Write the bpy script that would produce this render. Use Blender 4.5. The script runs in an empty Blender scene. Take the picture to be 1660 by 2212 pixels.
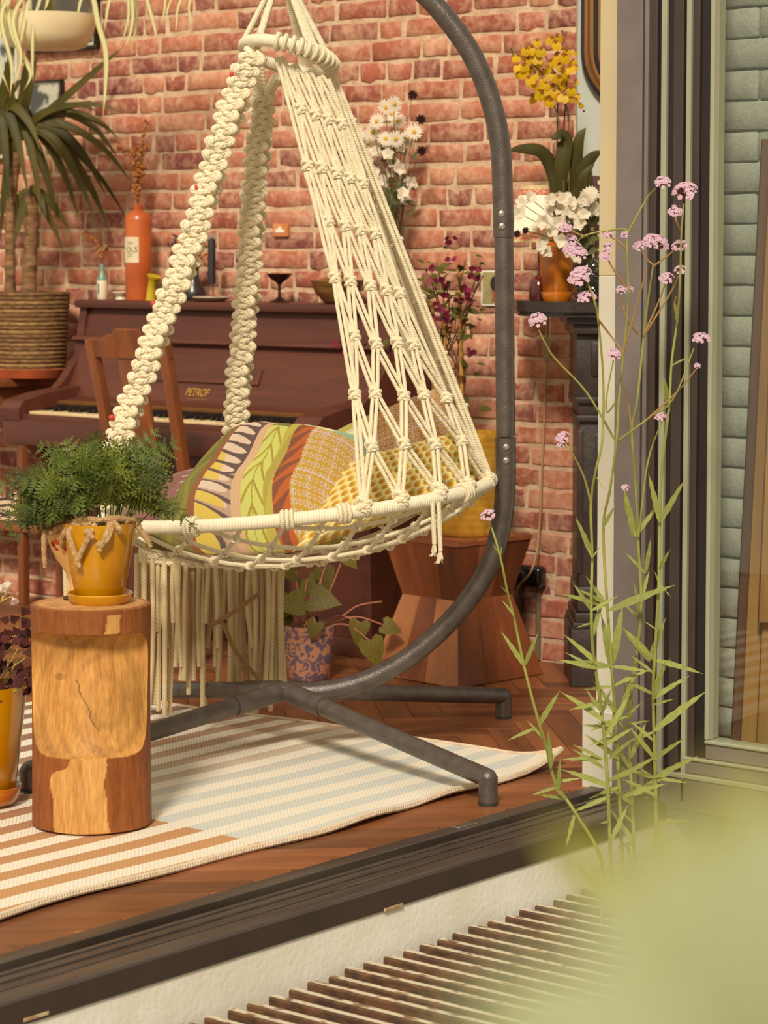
import bpy, bmesh, math, random
import numpy as np
from mathutils import Vector, Matrix, noise as mnoise

sc = bpy.context.scene
COL = sc.collection
random.seed(7)
rnd = random.random
def uni(a, b): return a + (b - a) * random.random()

# ------------------------------------------------------------------ camera, world, sun, exposure
FPX, PPX, PPY, PITCH = 5500.0, 830.0, 934.0, math.radians(4.2)
CAM = Vector((4.6, -6.42, 1.30))
RT = Vector((0.7716, 0.6361, 0.0)); FW = Vector((-0.6361, 0.7716, 0.0)); UPZ = Vector((0, 0, 1))
CF = FW * math.cos(PITCH) - UPZ * math.sin(PITCH)
CU = FW * math.sin(PITCH) + UPZ * math.cos(PITCH)
cd = bpy.data.cameras.new('camera'); cam = bpy.data.objects.new('camera', cd); COL.objects.link(cam)
cam.matrix_world = Matrix(((RT.x, CU.x, -CF.x, CAM.x), (RT.y, CU.y, -CF.y, CAM.y), (RT.z, CU.z, -CF.z, CAM.z), (0, 0, 0, 1)))
cd.sensor_fit = 'VERTICAL'; cd.sensor_height = 36.0; cd.sensor_width = 27.0
cd.lens = 36.0 * FPX / 2212.0
cd.shift_y = -(1106.0 - PPY) / 2212.0
cd.clip_start = 0.05; cd.clip_end = 100
cd.dof.use_dof = True; cd.dof.focus_distance = 5.85; cd.dof.aperture_fstop = 6.5
sc.camera = cam

world = bpy.data.worlds.new('world'); sc.world = world; world.use_nodes = True
wb = world.node_tree.nodes['Background']
wb.inputs[0].default_value = (1.0, 0.90, 0.68, 1); wb.inputs[1].default_value = 0.66
sd = bpy.data.lights.new('sun', 'SUN'); sun = bpy.data.objects.new('sun', sd); COL.objects.link(sun)
sd.energy = 3.4; sd.angle = math.radians(9.0); sd.color = (1.0, 0.915, 0.77)
_s = (-FW * 0.98 - RT * 0.16); _s.z = 0.80
sun.rotation_euler = _s.to_track_quat('Z', 'Y').to_euler()
vs = sc.view_settings
vs.view_transform = 'Standard'; vs.look = 'None'; vs.exposure = 0.0; vs.gamma = 1.0; vs.use_curve_mapping = False

# ------------------------------------------------------------------ picture geometry helpers (pixel -> place)
def ray(px, py):
    return RT * ((px - PPX) / FPX) + CF + CU * ((PPY - py) / FPX)
def P(px, py, d):
    r = ray(px, py); return CAM + r * (d / r.dot(FW))
def G(px, py, z=0.0):
    r = ray(px, py); return CAM + r * ((z - CAM.z) / r.z)
def WY(px, py, y):
    r = ray(px, py); return CAM + r * ((y - CAM.y) / r.y)
def WX(px, py, x):
    r = ray(px, py); return CAM + r * ((x - CAM.x) / r.x)
def to_px(p):
    v = Vector(p) - CAM; d = v.dot(CF)
    return PPX + FPX * v.dot(RT) / d, PPY - FPX * v.dot(CU) / d
def cx(a, b, z=0.0):            # camera-aligned ground coordinates (right, depth)
    p = CAM + RT * a + FW * b; p.z = z; return p

# ------------------------------------------------------------------ mesh builder
class M:
    def __init__(s): s.v = []; s.f = []; s.uv = []; s.c = []
    def add(s, verts, faces, uvs=None):
        o = len(s.v); s.v.extend([tuple(x) for x in verts])
        for i, f in enumerate(faces):
            s.f.append(tuple(o + k for k in f))
            s.uv.append(uvs[i] if uvs else [(0, 0)] * len(f))
        return s
    def box(s, x0, x1, y0, y1, z0, z1, mx=None):
        v = [Vector((x, y, z)) for z in (z0, z1) for y in (y0, y1) for x in (x0, x1)]
        if mx is not None: v = [mx @ q for q in v]
        return s.add(v, [(0, 2, 3, 1), (4, 5, 7, 6), (0, 1, 5, 4), (2, 6, 7, 3), (0, 4, 6, 2), (1, 3, 7, 5)])
    def bbox(s, x0, x1, y0, y1, z0, z1, b=0.004, mx=None, seg=2):
        bm = bmesh.new(); bmesh.ops.create_cube(bm, size=1)
        for q in bm.verts:
            q.co = Vector((x0 + (q.co.x + .5) * (x1 - x0), y0 + (q.co.y + .5) * (y1 - y0), z0 + (q.co.z + .5) * (z1 - z0)))
        bmesh.ops.bevel(bm, geom=bm.edges[:], offset=b, segments=seg, affect='EDGES', profile=.6)
        bm.verts.ensure_lookup_table()
        v = [(mx @ q.co) if mx is not None else q.co.copy() for q in bm.verts]
        f = [[w.index for w in fc.verts] for fc in bm.faces]; bm.free()
        return s.add(v, f)
    def tube(s, pts, r, seg=8, cap=True, closed=False, squash=None):
        pts = [Vector(p) for p in pts]; n = len(pts)
        if n < 2: return s
        rr = list(r) if hasattr(r, '__len__') else [r] * n
        T = []
        for i in range(n):
            a = pts[(i - 1) % n] if closed else pts[max(i - 1, 0)]
            b = pts[(i + 1) % n] if closed else pts[min(i + 1, n - 1)]
            t = b - a
            T.append(t.normalized() if t.length > 1e-9 else Vector((0, 0, 1)))
        u = T[0].orthogonal().normalized(); vs_, L = [], 0.0; Ls = []
        for i in range(n):
            if i:
                q = T[i - 1].rotation_difference(T[i]); u = q @ u; u = (u - T[i] * u.dot(T[i])).normalized(); L += (pts[i] - pts[i - 1]).length
            Ls.append(L); w = T[i].cross(u)
            for k in range(seg):
                a = 2 * math.pi * k / seg
                vs_.append(pts[i] + (u * math.cos(a) + w * math.sin(a)) * rr[i])
        F, U = [], []
        m = n if closed else n - 1
        for i in range(m):
            j = (i + 1) % n
            l0 = Ls[i]; l1 = Ls[i + 1] if i + 1 < n else Ls[i] + (pts[0] - pts[-1]).length
            for k in range(seg):
                k2 = (k + 1) % seg
                F.append((i * seg + k, i * seg + k2, j * seg + k2, j * seg + k))
                U.append([(k / seg, l0), ((k + 1) / seg, l0), ((k + 1) / seg, l1), (k / seg, l1)])
        if cap and not closed:
            F.append(tuple(reversed(range(seg)))); U.append([(0, 0)] * seg)
            F.append(tuple(range((n - 1) * seg, n * seg))); U.append([(0, L)] * seg)
        return s.add(vs_, F, U)
    def lathe(s, prof, c=(0, 0, 0), seg=32, mx=None, wob=0.0):
        v, F, U = [], [], []; n = len(prof)
        for i, (r, z) in enumerate(prof):
            for k in range(seg):
                a = 2 * math.pi * k / seg
                q = Vector((r * math.cos(a), r * math.sin(a), z))
                if mx is not None: q = mx @ q
                v.append(q + Vector(c))
        for i in range(n - 1):
            for k in range(seg):
                k2 = (k + 1) % seg
                F.append((i * seg + k, i * seg + k2, (i + 1) * seg + k2, (i + 1) * seg + k))
                U.append([(k / seg, i / n), ((k + 1) / seg, i / n), ((k + 1) / seg, (i + 1) / n), (k / seg, (i + 1) / n)])
        if prof[0][0] > 1e-6: F.append(tuple(reversed(range(seg)))); U.append([(0, 0)] * seg)
        if prof[-1][0] > 1e-6: F.append(tuple(range((n - 1) * seg, n * seg))); U.append([(0, 0)] * seg)
        return s.add(v, F, U)
    def grid(s, fn, nu, nv, closed_u=False):
        v = [fn(i / (nu if closed_u else nu - 1), j / (nv - 1)) for j in range(nv) for i in range(nu)]
        F, U = [], []
        for j in range(nv - 1):
            for i in range(nu if closed_u else nu - 1):
                i2 = (i + 1) % nu
                F.append((j * nu + i, j * nu + i2, (j + 1) * nu + i2, (j + 1) * nu + i))
                U.append([(i / (nu - 1), j / (nv - 1)), ((i + 1) / (nu - 1), j / (nv - 1)), ((i + 1) / (nu - 1), (j + 1) / (nv - 1)), (i / (nu - 1), (j + 1) / (nv - 1))])
        return s.add(v, F, U)
    def prism(s, poly, t0, t1, mx):
        n = len(poly)
        v = [mx @ Vector((x, y, t0)) for x, y in poly] + [mx @ Vector((x, y, t1)) for x, y in poly]
        F = [tuple(reversed(range(n))), tuple(range(n, 2 * n))] + [(k, (k + 1) % n, n + (k + 1) % n, n + k) for k in range(n)]
        return s.add(v, F)
    def ball(s, c, r, seg=10, rings=7, sc3=(1, 1, 1), mx=None):
        pr = [(max(1e-7, math.sin(math.pi * i / rings)), -math.cos(math.pi * i / rings)) for i in range(rings + 1)]
        m = Matrix.Diagonal((r * sc3[0], r * sc3[1], r * sc3[2], 1))
        if mx is not None: m = mx @ m
        return s.lathe(pr, c, seg, m)

def origin(o):
    p = Vector((0, 0, 0))
    while o is not None: p += o.location; o = o.parent
    return p
def mesh_of(name, m, mat, smooth=True, ang=40, off=None, colors=None):
    me = bpy.data.meshes.new(name)
    vv = m.v if off is None else [(a - off.x, b - off.y, c - off.z) for a, b, c in m.v]
    me.from_pydata(vv, [], m.f)
    ul = me.uv_layers.new(name='UVMap')
    flat = [c for u in m.uv for p in u for c in p]
    if len(flat) == 2 * len(me.loops): ul.data.foreach_set('uv', flat)
    if colors is not None:
        at = me.color_attributes.new('Col', 'FLOAT_COLOR', 'POINT')
        arr = np.ones((len(me.vertices), 4), np.float32); arr[:, :3] = np.asarray(colors, np.float32)[:len(me.vertices)]
        at.data.foreach_set('color', arr.ravel())
    if smooth:
        me.shade_smooth(); me.set_sharp_from_angle(angle=math.radians(ang))
    if mat is not None: me.materials.append(mat)
    return me
def obj(name, m, mat, parent=None, smooth=True, ang=40, colors=None, label=None):
    off = origin(parent) if parent is not None else None
    me = mesh_of(name, m, mat, smooth, ang, off, colors)
    o = bpy.data.objects.new(name, me); COL.objects.link(o)
    if parent is not None: o.parent = parent
    if label: o['label'] = label
    return o
def inst(name, me, parent, mx):                # a piece that shares mesh data; mx in world space
    o = bpy.data.objects.new(name, me); COL.objects.link(o)
    mx = mx.copy()
    if parent is not None:
        o.parent = parent; mx.translation = mx.translation - origin(parent)
    o.matrix_basis = mx
    return o
def thing(name, label, cat, loc=(0, 0, 0), group=None):
    o = bpy.data.objects.new(name, None); COL.objects.link(o); o.empty_display_size = .05
    o.location = loc; o['label'] = label; o['category'] = cat
    if group: o['group'] = group
    return o
def tag(o, label, cat, group=None):
    o['label'] = label; o['category'] = cat
    if group: o['group'] = group
    return o
def struct(name, m, mat, label=None, parent=None, smooth=False):
    o = obj(name, m, mat, parent, smooth)
    if parent is None:
        o['kind'] = 'structure'
        if label: o['label'] = label
    return o
def basis(x, y, z, o):
    return Matrix(((x[0], y[0], z[0], o[0]), (x[1], y[1], z[1], o[1]), (x[2], y[2], z[2], o[2]), (0, 0, 0, 1)))
def catmull(pts, n=8):
    pts = [Vector(p) for p in pts]
    if len(pts) < 3: return [pts[0].lerp(pts[-1], i / n) for i in range(n + 1)]
    q = [pts[0] * 2 - pts[1]] + pts + [pts[-1] * 2 - pts[-2]]; out = []
    for i in range(1, len(q) - 2):
        a, b, c, d = q[i - 1], q[i], q[i + 1], q[i + 2]
        for k in range(n):
            t = k / n
            out.append(.5 * ((2 * b) + (c - a) * t + (2 * a - 5 * b + 4 * c - d) * t * t + (3 * b - a - 3 * c + d) * t ** 3))
    out.append(pts[-1]); return out

# ------------------------------------------------------------------ materials
def srgb(r, g, b):
    f = lambda c: (c / 12.92 if c <= .04045 else ((c + .055) / 1.055) ** 2.4)
    return (f(r / 255), f(g / 255), f(b / 255), 1)
MATS = {}
def nd(nt, t, **kw):
    n = nt.nodes.new(t)
    for k, v in kw.items():
        if k.startswith('i_'):
            key = k[2:]; key = int(key) if key.isdigit() else key.replace('_', ' ')
            s = n.inputs[key]
            if isinstance(v, bpy.types.NodeSocket): nt.links.new(v, s)
            else: s.default_value = v
        else: setattr(n, k, v)
    return n
def mixc(nt, fac, a, b, blend='MIX'):
    n = nt.nodes.new('ShaderNodeMix'); n.data_type = 'RGBA'; n.blend_type = blend
    for s, v in ((n.inputs[0], fac), (n.inputs[6], a), (n.inputs[7], b)):
        if isinstance(v, bpy.types.NodeSocket): nt.links.new(v, s)
        else: s.default_value = v
    return n.outputs[2]
def mth(nt, op, a, b=0.0, c=None, clamp=False):
    n = nt.nodes.new('ShaderNodeMath'); n.operation = op; n.use_clamp = clamp
    for k, v in enumerate((a, b) if c is None else (a, b, c)):
        if isinstance(v, bpy.types.NodeSocket): nt.links.new(v, n.inputs[k])
        else: n.inputs[k].default_value = v
    return n.outputs[0]
def newmat(name):
    m = bpy.data.materials.new(name); m.use_nodes = True; nt = m.node_tree
    MATS[name] = m
    return m, nt, nt.nodes['Principled BSDF']
def mat(name, c, rough=.6, c2=None, vs=8.0, st=(1, 1, 1), bump=0.0, bs=60.0, metal=0.0, rv=0.0, coat=0.0, trans=0.0, sss=0.0, spec=.5, det=4.0, lo=.35, hi=.65, attr=None, bst=None, transl=0.0):
    """procedural material: noise-mixed colours, random value per piece, noise bump"""
    m, nt, b = newmat(name)
    tc = nd(nt, 'ShaderNodeTexCoord'); oi = nd(nt, 'ShaderNodeObjectInfo')
    mp = nd(nt, 'ShaderNodeMapping', i_Vector=tc.outputs['Object'], i_Scale=st)
    off = nd(nt, 'ShaderNodeVectorMath', operation='ADD', i_0=mp.outputs[0])
    cmb = nd(nt, 'ShaderNodeCombineXYZ', i_0=mth(nt, 'MULTIPLY', oi.outputs['Random'], 37.0), i_1=mth(nt, 'MULTIPLY', oi.outputs['Random'], 11.0))
    nt.links.new(cmb.outputs[0], off.inputs[1])
    if attr:
        base = nd(nt, 'ShaderNodeVertexColor', layer_name=attr).outputs[0]
    else:
        base = c if len(c) == 4 else tuple(c) + (1,)
        if c2 is not None:
            nz = nd(nt, 'ShaderNodeTexNoise', i_Vector=off.outputs[0], i_Scale=vs, i_Detail=det)
            mr = nd(nt, 'ShaderNodeMapRange', i_Value=nz.outputs[0], i_1=lo, i_2=hi)
            base = mixc(nt, mr.outputs[0], base, c2)
    if rv > 0:
        f = mth(nt, 'ADD', mth(nt, 'MULTIPLY', oi.outputs['Random'], 2 * rv), 1 - rv)
        hs = nd(nt, 'ShaderNodeHueSaturation', i_Value=f)
        if isinstance(base, bpy.types.NodeSocket): nt.links.new(base, hs.inputs['Color'])
        else: hs.inputs['Color'].default_value = base
        base = hs.outputs[0]
    if isinstance(base, bpy.types.NodeSocket): nt.links.new(base, b.inputs['Base Color'])
    else: b.inputs['Base Color'].default_value = base
    b.inputs['Roughness'].default_value = rough; b.inputs['Metallic'].default_value = metal
    b.inputs['Coat Weight'].default_value = coat; b.inputs['Coat Roughness'].default_value = .12
    b.inputs['Transmission Weight'].default_value = trans
    b.inputs['Specular IOR Level'].default_value = spec
    if sss: b.inputs['Subsurface Weight'].default_value = sss; b.inputs['Subsurface Radius'].default_value = (.02, .015, .008)
    if bump > 0:
        vec = off.outputs[0]
        if bst: vec = nd(nt, 'ShaderNodeMapping', i_Vector=tc.outputs['Object'], i_Scale=bst).outputs[0]
        n2 = nd(nt, 'ShaderNodeTexNoise', i_Vector=vec, i_Scale=bs, i_Detail=3.0)
        bp = nd(nt, 'ShaderNodeBump', i_Height=n2.outputs[0], i_Strength=bump, i_Distance=.004)
        nt.links.new(bp.outputs[0], b.inputs['Normal'])
    if transl > 0:                       # thin leaves and petals let light through
        tr = nd(nt, 'ShaderNodeBsdfTranslucent')
        if isinstance(base, bpy.types.NodeSocket): nt.links.new(base, tr.inputs[0])
        else: tr.inputs[0].default_value = base
        mx = nd(nt, 'ShaderNodeMixShader', i_0=transl)
        nt.links.new(b.outputs[0], mx.inputs[1]); nt.links.new(tr.outputs[0], mx.inputs[2])
        nt.links.new(mx.outputs[0], nt.nodes['Material Output'].inputs[0])
    return m
def rope_mat(name, c, c2, pitch=.028, twist=3):
    m, nt, b = newmat(name)
    uv = nd(nt, 'ShaderNodeUVMap'); sp = nd(nt, 'ShaderNodeSeparateXYZ', i_0=uv.outputs[0])
    ph = mth(nt, 'ADD', mth(nt, 'MULTIPLY', sp.outputs[0], twist * 2 * math.pi), mth(nt, 'MULTIPLY', sp.outputs[1], 2 * math.pi * twist / pitch))
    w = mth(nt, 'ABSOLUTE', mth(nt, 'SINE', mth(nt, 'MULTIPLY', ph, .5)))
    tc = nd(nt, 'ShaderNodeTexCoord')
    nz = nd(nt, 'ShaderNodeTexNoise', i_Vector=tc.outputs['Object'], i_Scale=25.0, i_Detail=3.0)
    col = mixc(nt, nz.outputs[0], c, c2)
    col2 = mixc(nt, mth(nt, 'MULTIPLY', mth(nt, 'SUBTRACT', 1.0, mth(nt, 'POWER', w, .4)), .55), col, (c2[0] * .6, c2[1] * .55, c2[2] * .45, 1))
    nt.links.new(col2, b.inputs['Base Color']); b.inputs['Roughness'].default_value = .9
    b.inputs['Sheen Weight'].default_value = .2
    bp = nd(nt, 'ShaderNodeBump', i_Height=w, i_Strength=.4, i_Distance=.003)
    nt.links.new(bp.outputs[0], b.inputs['Normal'])
    return m
def glass_mat(name, tint=(1, 1, 1, 1), bump=0.0, bs=30.0, rough=0.0):
    m, nt, b = newmat(name); out = nt.nodes['Material Output']
    t = nd(nt, 'ShaderNodeBsdfTransparent', i_0=tint); g = nd(nt, 'ShaderNodeBsdfGlossy', i_1=rough)
    lw = nd(nt, 'ShaderNodeLayerWeight', i_0=.5)
    frv = mth(nt, 'ADD', mth(nt, 'MULTIPLY', mth(nt, 'POWER', lw.outputs['Facing'], 4.0), .9), .045)
    if bump:
        tc = nd(nt, 'ShaderNodeTexCoord')
        vz = nd(nt, 'ShaderNodeTexVoronoi', feature='DISTANCE_TO_EDGE', i_Vector=tc.outputs['Object'], i_Scale=bs)
        bp = nd(nt, 'ShaderNodeBump', i_Height=vz.outputs[0], i_Strength=bump, i_Distance=.01)
        nt.links.new(bp.outputs[0], g.inputs['Normal']); nt.links.new(bp.outputs[0], lw.inputs['Normal'])
    x = nd(nt, 'ShaderNodeMixShader', i_0=frv); nt.links.new(t.outputs[0], x.inputs[1]); nt.links.new(g.outputs[0], x.inputs[2])
    nt.links.new(x.outputs[0], out.inputs[0])
    return m

# brick: tint per piece, smeared mortar, grit
def brick_mat(name, cols, mortar, smear=.5, bump=.5):
    m, nt, b = newmat(name)
    oi = nd(nt, 'ShaderNodeObjectInfo'); ge = nd(nt, 'ShaderNodeNewGeometry'); tc = nd(nt, 'ShaderNodeTexCoord')
    r = mth(nt, 'FRACT', mth(nt, 'ADD', oi.outputs['Random'], ge.outputs['Random Per Island']))
    cr = nd(nt, 'ShaderNodeValToRGB', i_0=r); e = cr.color_ramp.elements
    while len(e) > 1: e.remove(e[-1])
    e[0].color = cols[0]; e[0].position = 0
    for i, c in enumerate(cols[1:]): q = e.new((i + 1) / len(cols)); q.color = c
    pos = ge.outputs['Position']
    n1 = nd(nt, 'ShaderNodeTexNoise', i_Vector=pos, i_Scale=38.0, i_Detail=5.0, i_Roughness=.65)
    n2 = nd(nt, 'ShaderNodeTexNoise', i_Vector=pos, i_Scale=9.0, i_Detail=4.0)
    n3 = nd(nt, 'ShaderNodeTexNoise', i_Vector=pos, i_Scale=120.0, i_Detail=3.0)
    c1 = mixc(nt, mth(nt, 'MULTIPLY', n3.outputs[0], .45), cr.outputs[0], (.12, .03, .02, 1))
    f = nd(nt, 'ShaderNodeMapRange', i_Value=mth(nt, 'ADD', mth(nt, 'MULTIPLY', n1.outputs[0], .55), mth(nt, 'MULTIPLY', n2.outputs[0], .45)), i_1=.44, i_2=.64)
    c2 = mixc(nt, mth(nt, 'MULTIPLY', f.outputs[0], smear), c1, mortar)
    nt.links.new(c2, b.inputs['Base Color']); b.inputs['Roughness'].default_value = .88
    b.inputs['Specular IOR Level'].default_value = .25
    bp = nd(nt, 'ShaderNodeBump', i_Height=mth(nt, 'ADD', n1.outputs[0], mth(nt, 'MULTIPLY', n3.outputs[0], .5)), i_Strength=bump, i_Distance=.006)
    nt.links.new(bp.outputs[0], b.inputs['Normal'])
    return m
def wood_mat(name, c, c2, scale=10.0, axis=0, rough=.45, rv=.12, ring=1.0, coat=0.1, contrast=(.3, .7), bump=.12):
    m, nt, b = newmat(name)
    tc = nd(nt, 'ShaderNodeTexCoord'); oi = nd(nt, 'ShaderNodeObjectInfo'); ge = nd(nt, 'ShaderNodeNewGeometry')
    s = [1.0, 1.0, 1.0]; s[axis] = .09
    mp = nd(nt, 'ShaderNodeMapping', i_Vector=tc.outputs['Object'], i_Scale=tuple(s))
    r = mth(nt, 'FRACT', mth(nt, 'ADD', oi.outputs['Random'], ge.outputs['Random Per Island']))
    off = nd(nt, 'ShaderNodeVectorMath', operation='ADD', i_0=mp.outputs[0])
    cmb = nd(nt, 'ShaderNodeCombineXYZ', i_0=mth(nt, 'MULTIPLY', r, 31.0), i_1=mth(nt, 'MULTIPLY', r, 17.0), i_2=mth(nt, 'MULTIPLY', r, 23.0))
    nt.links.new(cmb.outputs[0], off.inputs[1])
    n1 = nd(nt, 'ShaderNodeTexNoise', i_Vector=off.outputs[0], i_Scale=scale * 1.2, i_Detail=6.0, i_Distortion=1.2 * ring)
    n2 = nd(nt, 'ShaderNodeTexNoise', i_Vector=off.outputs[0], i_Scale=scale * 14, i_Detail=2.0)
    f = nd(nt, 'ShaderNodeMapRange', i_Value=mth(nt, 'ADD', mth(nt, 'MULTIPLY', n1.outputs[0], .75), mth(nt, 'MULTIPLY', n2.outputs[0], .25)), i_1=contrast[0], i_2=contrast[1])
    col = mixc(nt, f.outputs[0], c, c2)
    hs = nd(nt, 'ShaderNodeHueSaturation', i_Color=col, i_Value=mth(nt, 'ADD', mth(nt, 'MULTIPLY', r, 2 * rv), 1 - rv))
    nt.links.new(hs.outputs[0], b.inputs['Base Color'])
    b.inputs['Roughness'].default_value = rough; b.inputs['Coat Weight'].default_value = coat; b.inputs['Coat Roughness'].default_value = .25
    bp = nd(nt, 'ShaderNodeBump', i_Height=n2.outputs[0], i_Strength=bump, i_Distance=.002)
    nt.links.new(bp.outputs[0], b.inputs['Normal'])
    return m
def col_mat(name, rough=.85, bump=.25, bs=700.0, sheen=.2):
    m = mat(name, (1, 1, 1, 1), rough, attr='Col', bump=bump, bs=bs)
    m.node_tree.nodes['Principled BSDF'].inputs['Sheen Weight'].default_value = sheen
    return m

m_brick = brick_mat('red_brick', [srgb(178, 100, 76), srgb(196, 118, 88), srgb(160, 86, 70), srgb(204, 128, 94), srgb(150, 80, 68), srgb(188, 108, 84), srgb(208, 138, 106), srgb(142, 78, 70)], srgb(220, 176, 142), .7)
m_mortar = mat('lime_mortar', srgb(214, 184, 150), .95, srgb(192, 154, 124), 26, bump=1.0, bs=90)
m_green = brick_mat('green_painted_brick', [srgb(166, 172, 154), srgb(170, 176, 158), srgb(162, 170, 152)], srgb(174, 178, 162), .3, .4)
m_greenm = mat('green_painted_mortar', srgb(158, 164, 146), .9, srgb(148, 156, 138), 20, bump=.6, bs=90)
m_floor = wood_mat('walnut_parquet', srgb(152, 92, 52), srgb(100, 56, 32), 9, 0, .42, .42, .6, .15)
m_track = mat('dark_weathered_aluminium', srgb(70, 58, 52), .4, srgb(96, 84, 74), 14, (1, .15, 1), bump=.25, bs=60, metal=.3)
m_trackd = mat('dark_track_groove', srgb(40, 31, 28), .5, srgb(62, 52, 46), 20, bump=.2)
m_white = mat('white_render', srgb(240, 234, 222), .9, srgb(226, 218, 202), 6, bump=.35, bs=70)
m_plaster = mat('pale_grey_plaster', srgb(196, 196, 182), .85, srgb(182, 184, 172), 5, bump=.15)
m_cream = mat('cream_painted_post', srgb(196, 178, 140), .6, srgb(190, 172, 136), 4)
m_offw = mat('off_white_painted_post', srgb(206, 198, 180), .6, srgb(198, 190, 172), 4)
m_greyf = mat('grey_powder_coated_frame', srgb(122, 110, 104), .5, srgb(112, 100, 96), 8, bump=.2, bs=300)
m_darkf = mat('dark_brown_frame', srgb(66, 52, 46), .45, srgb(58, 46, 42), 6)
m_blackf = mat('black_gasket', srgb(30, 23, 21), .5)
m_edge = mat('pale_green_glass_edge', srgb(160, 158, 132), .4, srgb(150, 150, 126), 6)
m_glass = glass_mat('window_glass', (.99, 1.0, .985, 1))
m_pave = mat('weathered_paving', srgb(150, 140, 116), .9, srgb(110, 104, 82), 7, bump=.6)
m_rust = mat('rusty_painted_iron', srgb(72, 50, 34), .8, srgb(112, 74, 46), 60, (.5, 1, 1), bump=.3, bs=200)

# ------------------------------------------------------------------ setting: brick wall
XL, ZT = -3.2, 2.7
XR = WY(1256, 900, 0).x
wm = M(); wm.box(XL, XR, 0.0, .25, -.1, ZT)
wall = struct('wall_back', wm, m_mortar, 'old red brick wall with wide pale lime mortar joints')
def brick_mesh(L, H, D=.03, jit=.0045, mname='brick', material=None):
    bm = bmesh.new(); bmesh.ops.create_cube(bm, size=1)
    bmesh.ops.subdivide_edges(bm, edges=[e for e in bm.edges if abs((e.verts[0].co - e.verts[1].co).x) > .5], cuts=2)
    for q in bm.verts:
        q.co = Vector((q.co.x * L + uni(-jit, jit), q.co.y * D + uni(-.002, .002), q.co.z * H + uni(-jit, jit) * .7))
    bmesh.ops.bevel(bm, geom=[e for e in bm.edges if e.calc_face_angle(0) > .5], offset=.004, segments=1, affect='EDGES')
    me = bpy.data.meshes.new(mname); bm.to_mesh(me); bm.free(); me.materials.append(material); me.shade_smooth(); me.set_sharp_from_angle(angle=math.radians(50))
    return me
CO, BH, BS, BHD, JT = .0676, .0562, .208, .100, .0125
BM_S = [brick_mesh(BS, BH, material=m_brick) for _ in range(6)]
BM_H = [brick_mesh(BHD, BH, material=m_brick) for _ in range(5)]
rest = M(); cand = []
row = 0; z = .035
while z < ZT - .05:
    x = XL + (.08 if row % 2 else 0) + uni(0, .05); k = row
    while x < XR:
        st = (k % 3 != 0) if row % 3 else (rnd() < .35); k += 1
        L = (BS if st else BHD)
        sx = uni(.93, 1.06); w = L * sx
        if x + w > XR - .004:
            w = XR - .004 - x; sx = w / L
            if w < .03: break
        mx = Matrix.Translation((x + w / 2, uni(.0085, .0125), z + uni(-.003, .003))) @ Matrix.Rotation(uni(-.012, .012), 4, 'Y') @ Matrix.Diagonal((sx, 1, uni(.93, 1.04), 1))
        px, py = to_px((x + w / 2, 0, z))
        vis = -60 < px < 1275 and -40 < py < 1450
        if vis and -1.86 < x < -.55 and z < 1.06: vis = False
        if vis and px > 1215 and py > 660: vis = False
        cand.append((vis, (x, z), st, mx)); x += w + JT + uni(-.003, .004)
    z += CO; row += 1
seen = [c for c in cand if c[0]]
hidden = [c for c in cand if not c[0]]
if len(seen) > 298: seen, hidden = seen[-298:], hidden + seen[:-298]
for c in seen:
    inst('brick', random.choice(BM_S if c[2] else BM_H), wall, c[3])
for c in hidden:
    me = random.choice(BM_S if c[2] else BM_H)
    rest.add([c[3] @ v.co for v in me.vertices], [list(p.vertices) for p in me.polygons])
ro = obj('brick_courses', rest, m_brick, wall); ro['kind'] = 'stuff'

# chimney breast set diagonally across the corner (faces the garden)
FP0 = G(1234, 1485); FPM = basis(RT, FW, UPZ, (FP0.x, FP0.y, 0))
cm = M(); cm.box(.035, 1.35, .33, .62, -.1, ZT, FPM)
struct('wall_right', cm, m_plaster, 'pale grey plastered chimney breast beside the brick wall')

# ------------------------------------------------------------------ floor: herringbone planks on a sub-floor
TX = 1.14                                   # inner edge of the door track
fm = M(); fm.box(XL, TX, -5.2, .2, -.14, -.016)
floor = struct('floor', fm, mat('floor_underlay', srgb(52, 30, 18), .9, srgb(40, 24, 14), 8), 'dark brown wooden herringbone parquet floor')
PW, PK = .088, 5; PL = PW * PK; c45 = math.sqrt(.5)
def clip(poly, ax, lim, keep_less=True):
    out = []
    for i in range(len(poly)):
        a, b = poly[i], poly[(i + 1) % len(poly)]
        ia = (a[ax] <= lim) == keep_less; ib = (b[ax] <= lim) == keep_less
        if ia: out.append(a)
        if ia != ib:
            t = (lim - a[ax]) / (b[ax] - a[ax]); out.append((a[0] + (b[0] - a[0]) * t, a[1] + (b[1] - a[1]) * t))
    return out
pm = M(); pm.bbox(-PL / 2 + .0007, PL / 2 - .0007, -PW / 2 + .0007, PW / 2 - .0007, -.016, 0, .0012, seg=1)
plank_me = mesh_of('plank', pm, m_floor, False)
frest = M(); npl = 0
R45 = Matrix.Rotation(math.radians(45), 4, 'Z'); ORG = Vector((-1.0, -2.0, 0))
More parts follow.
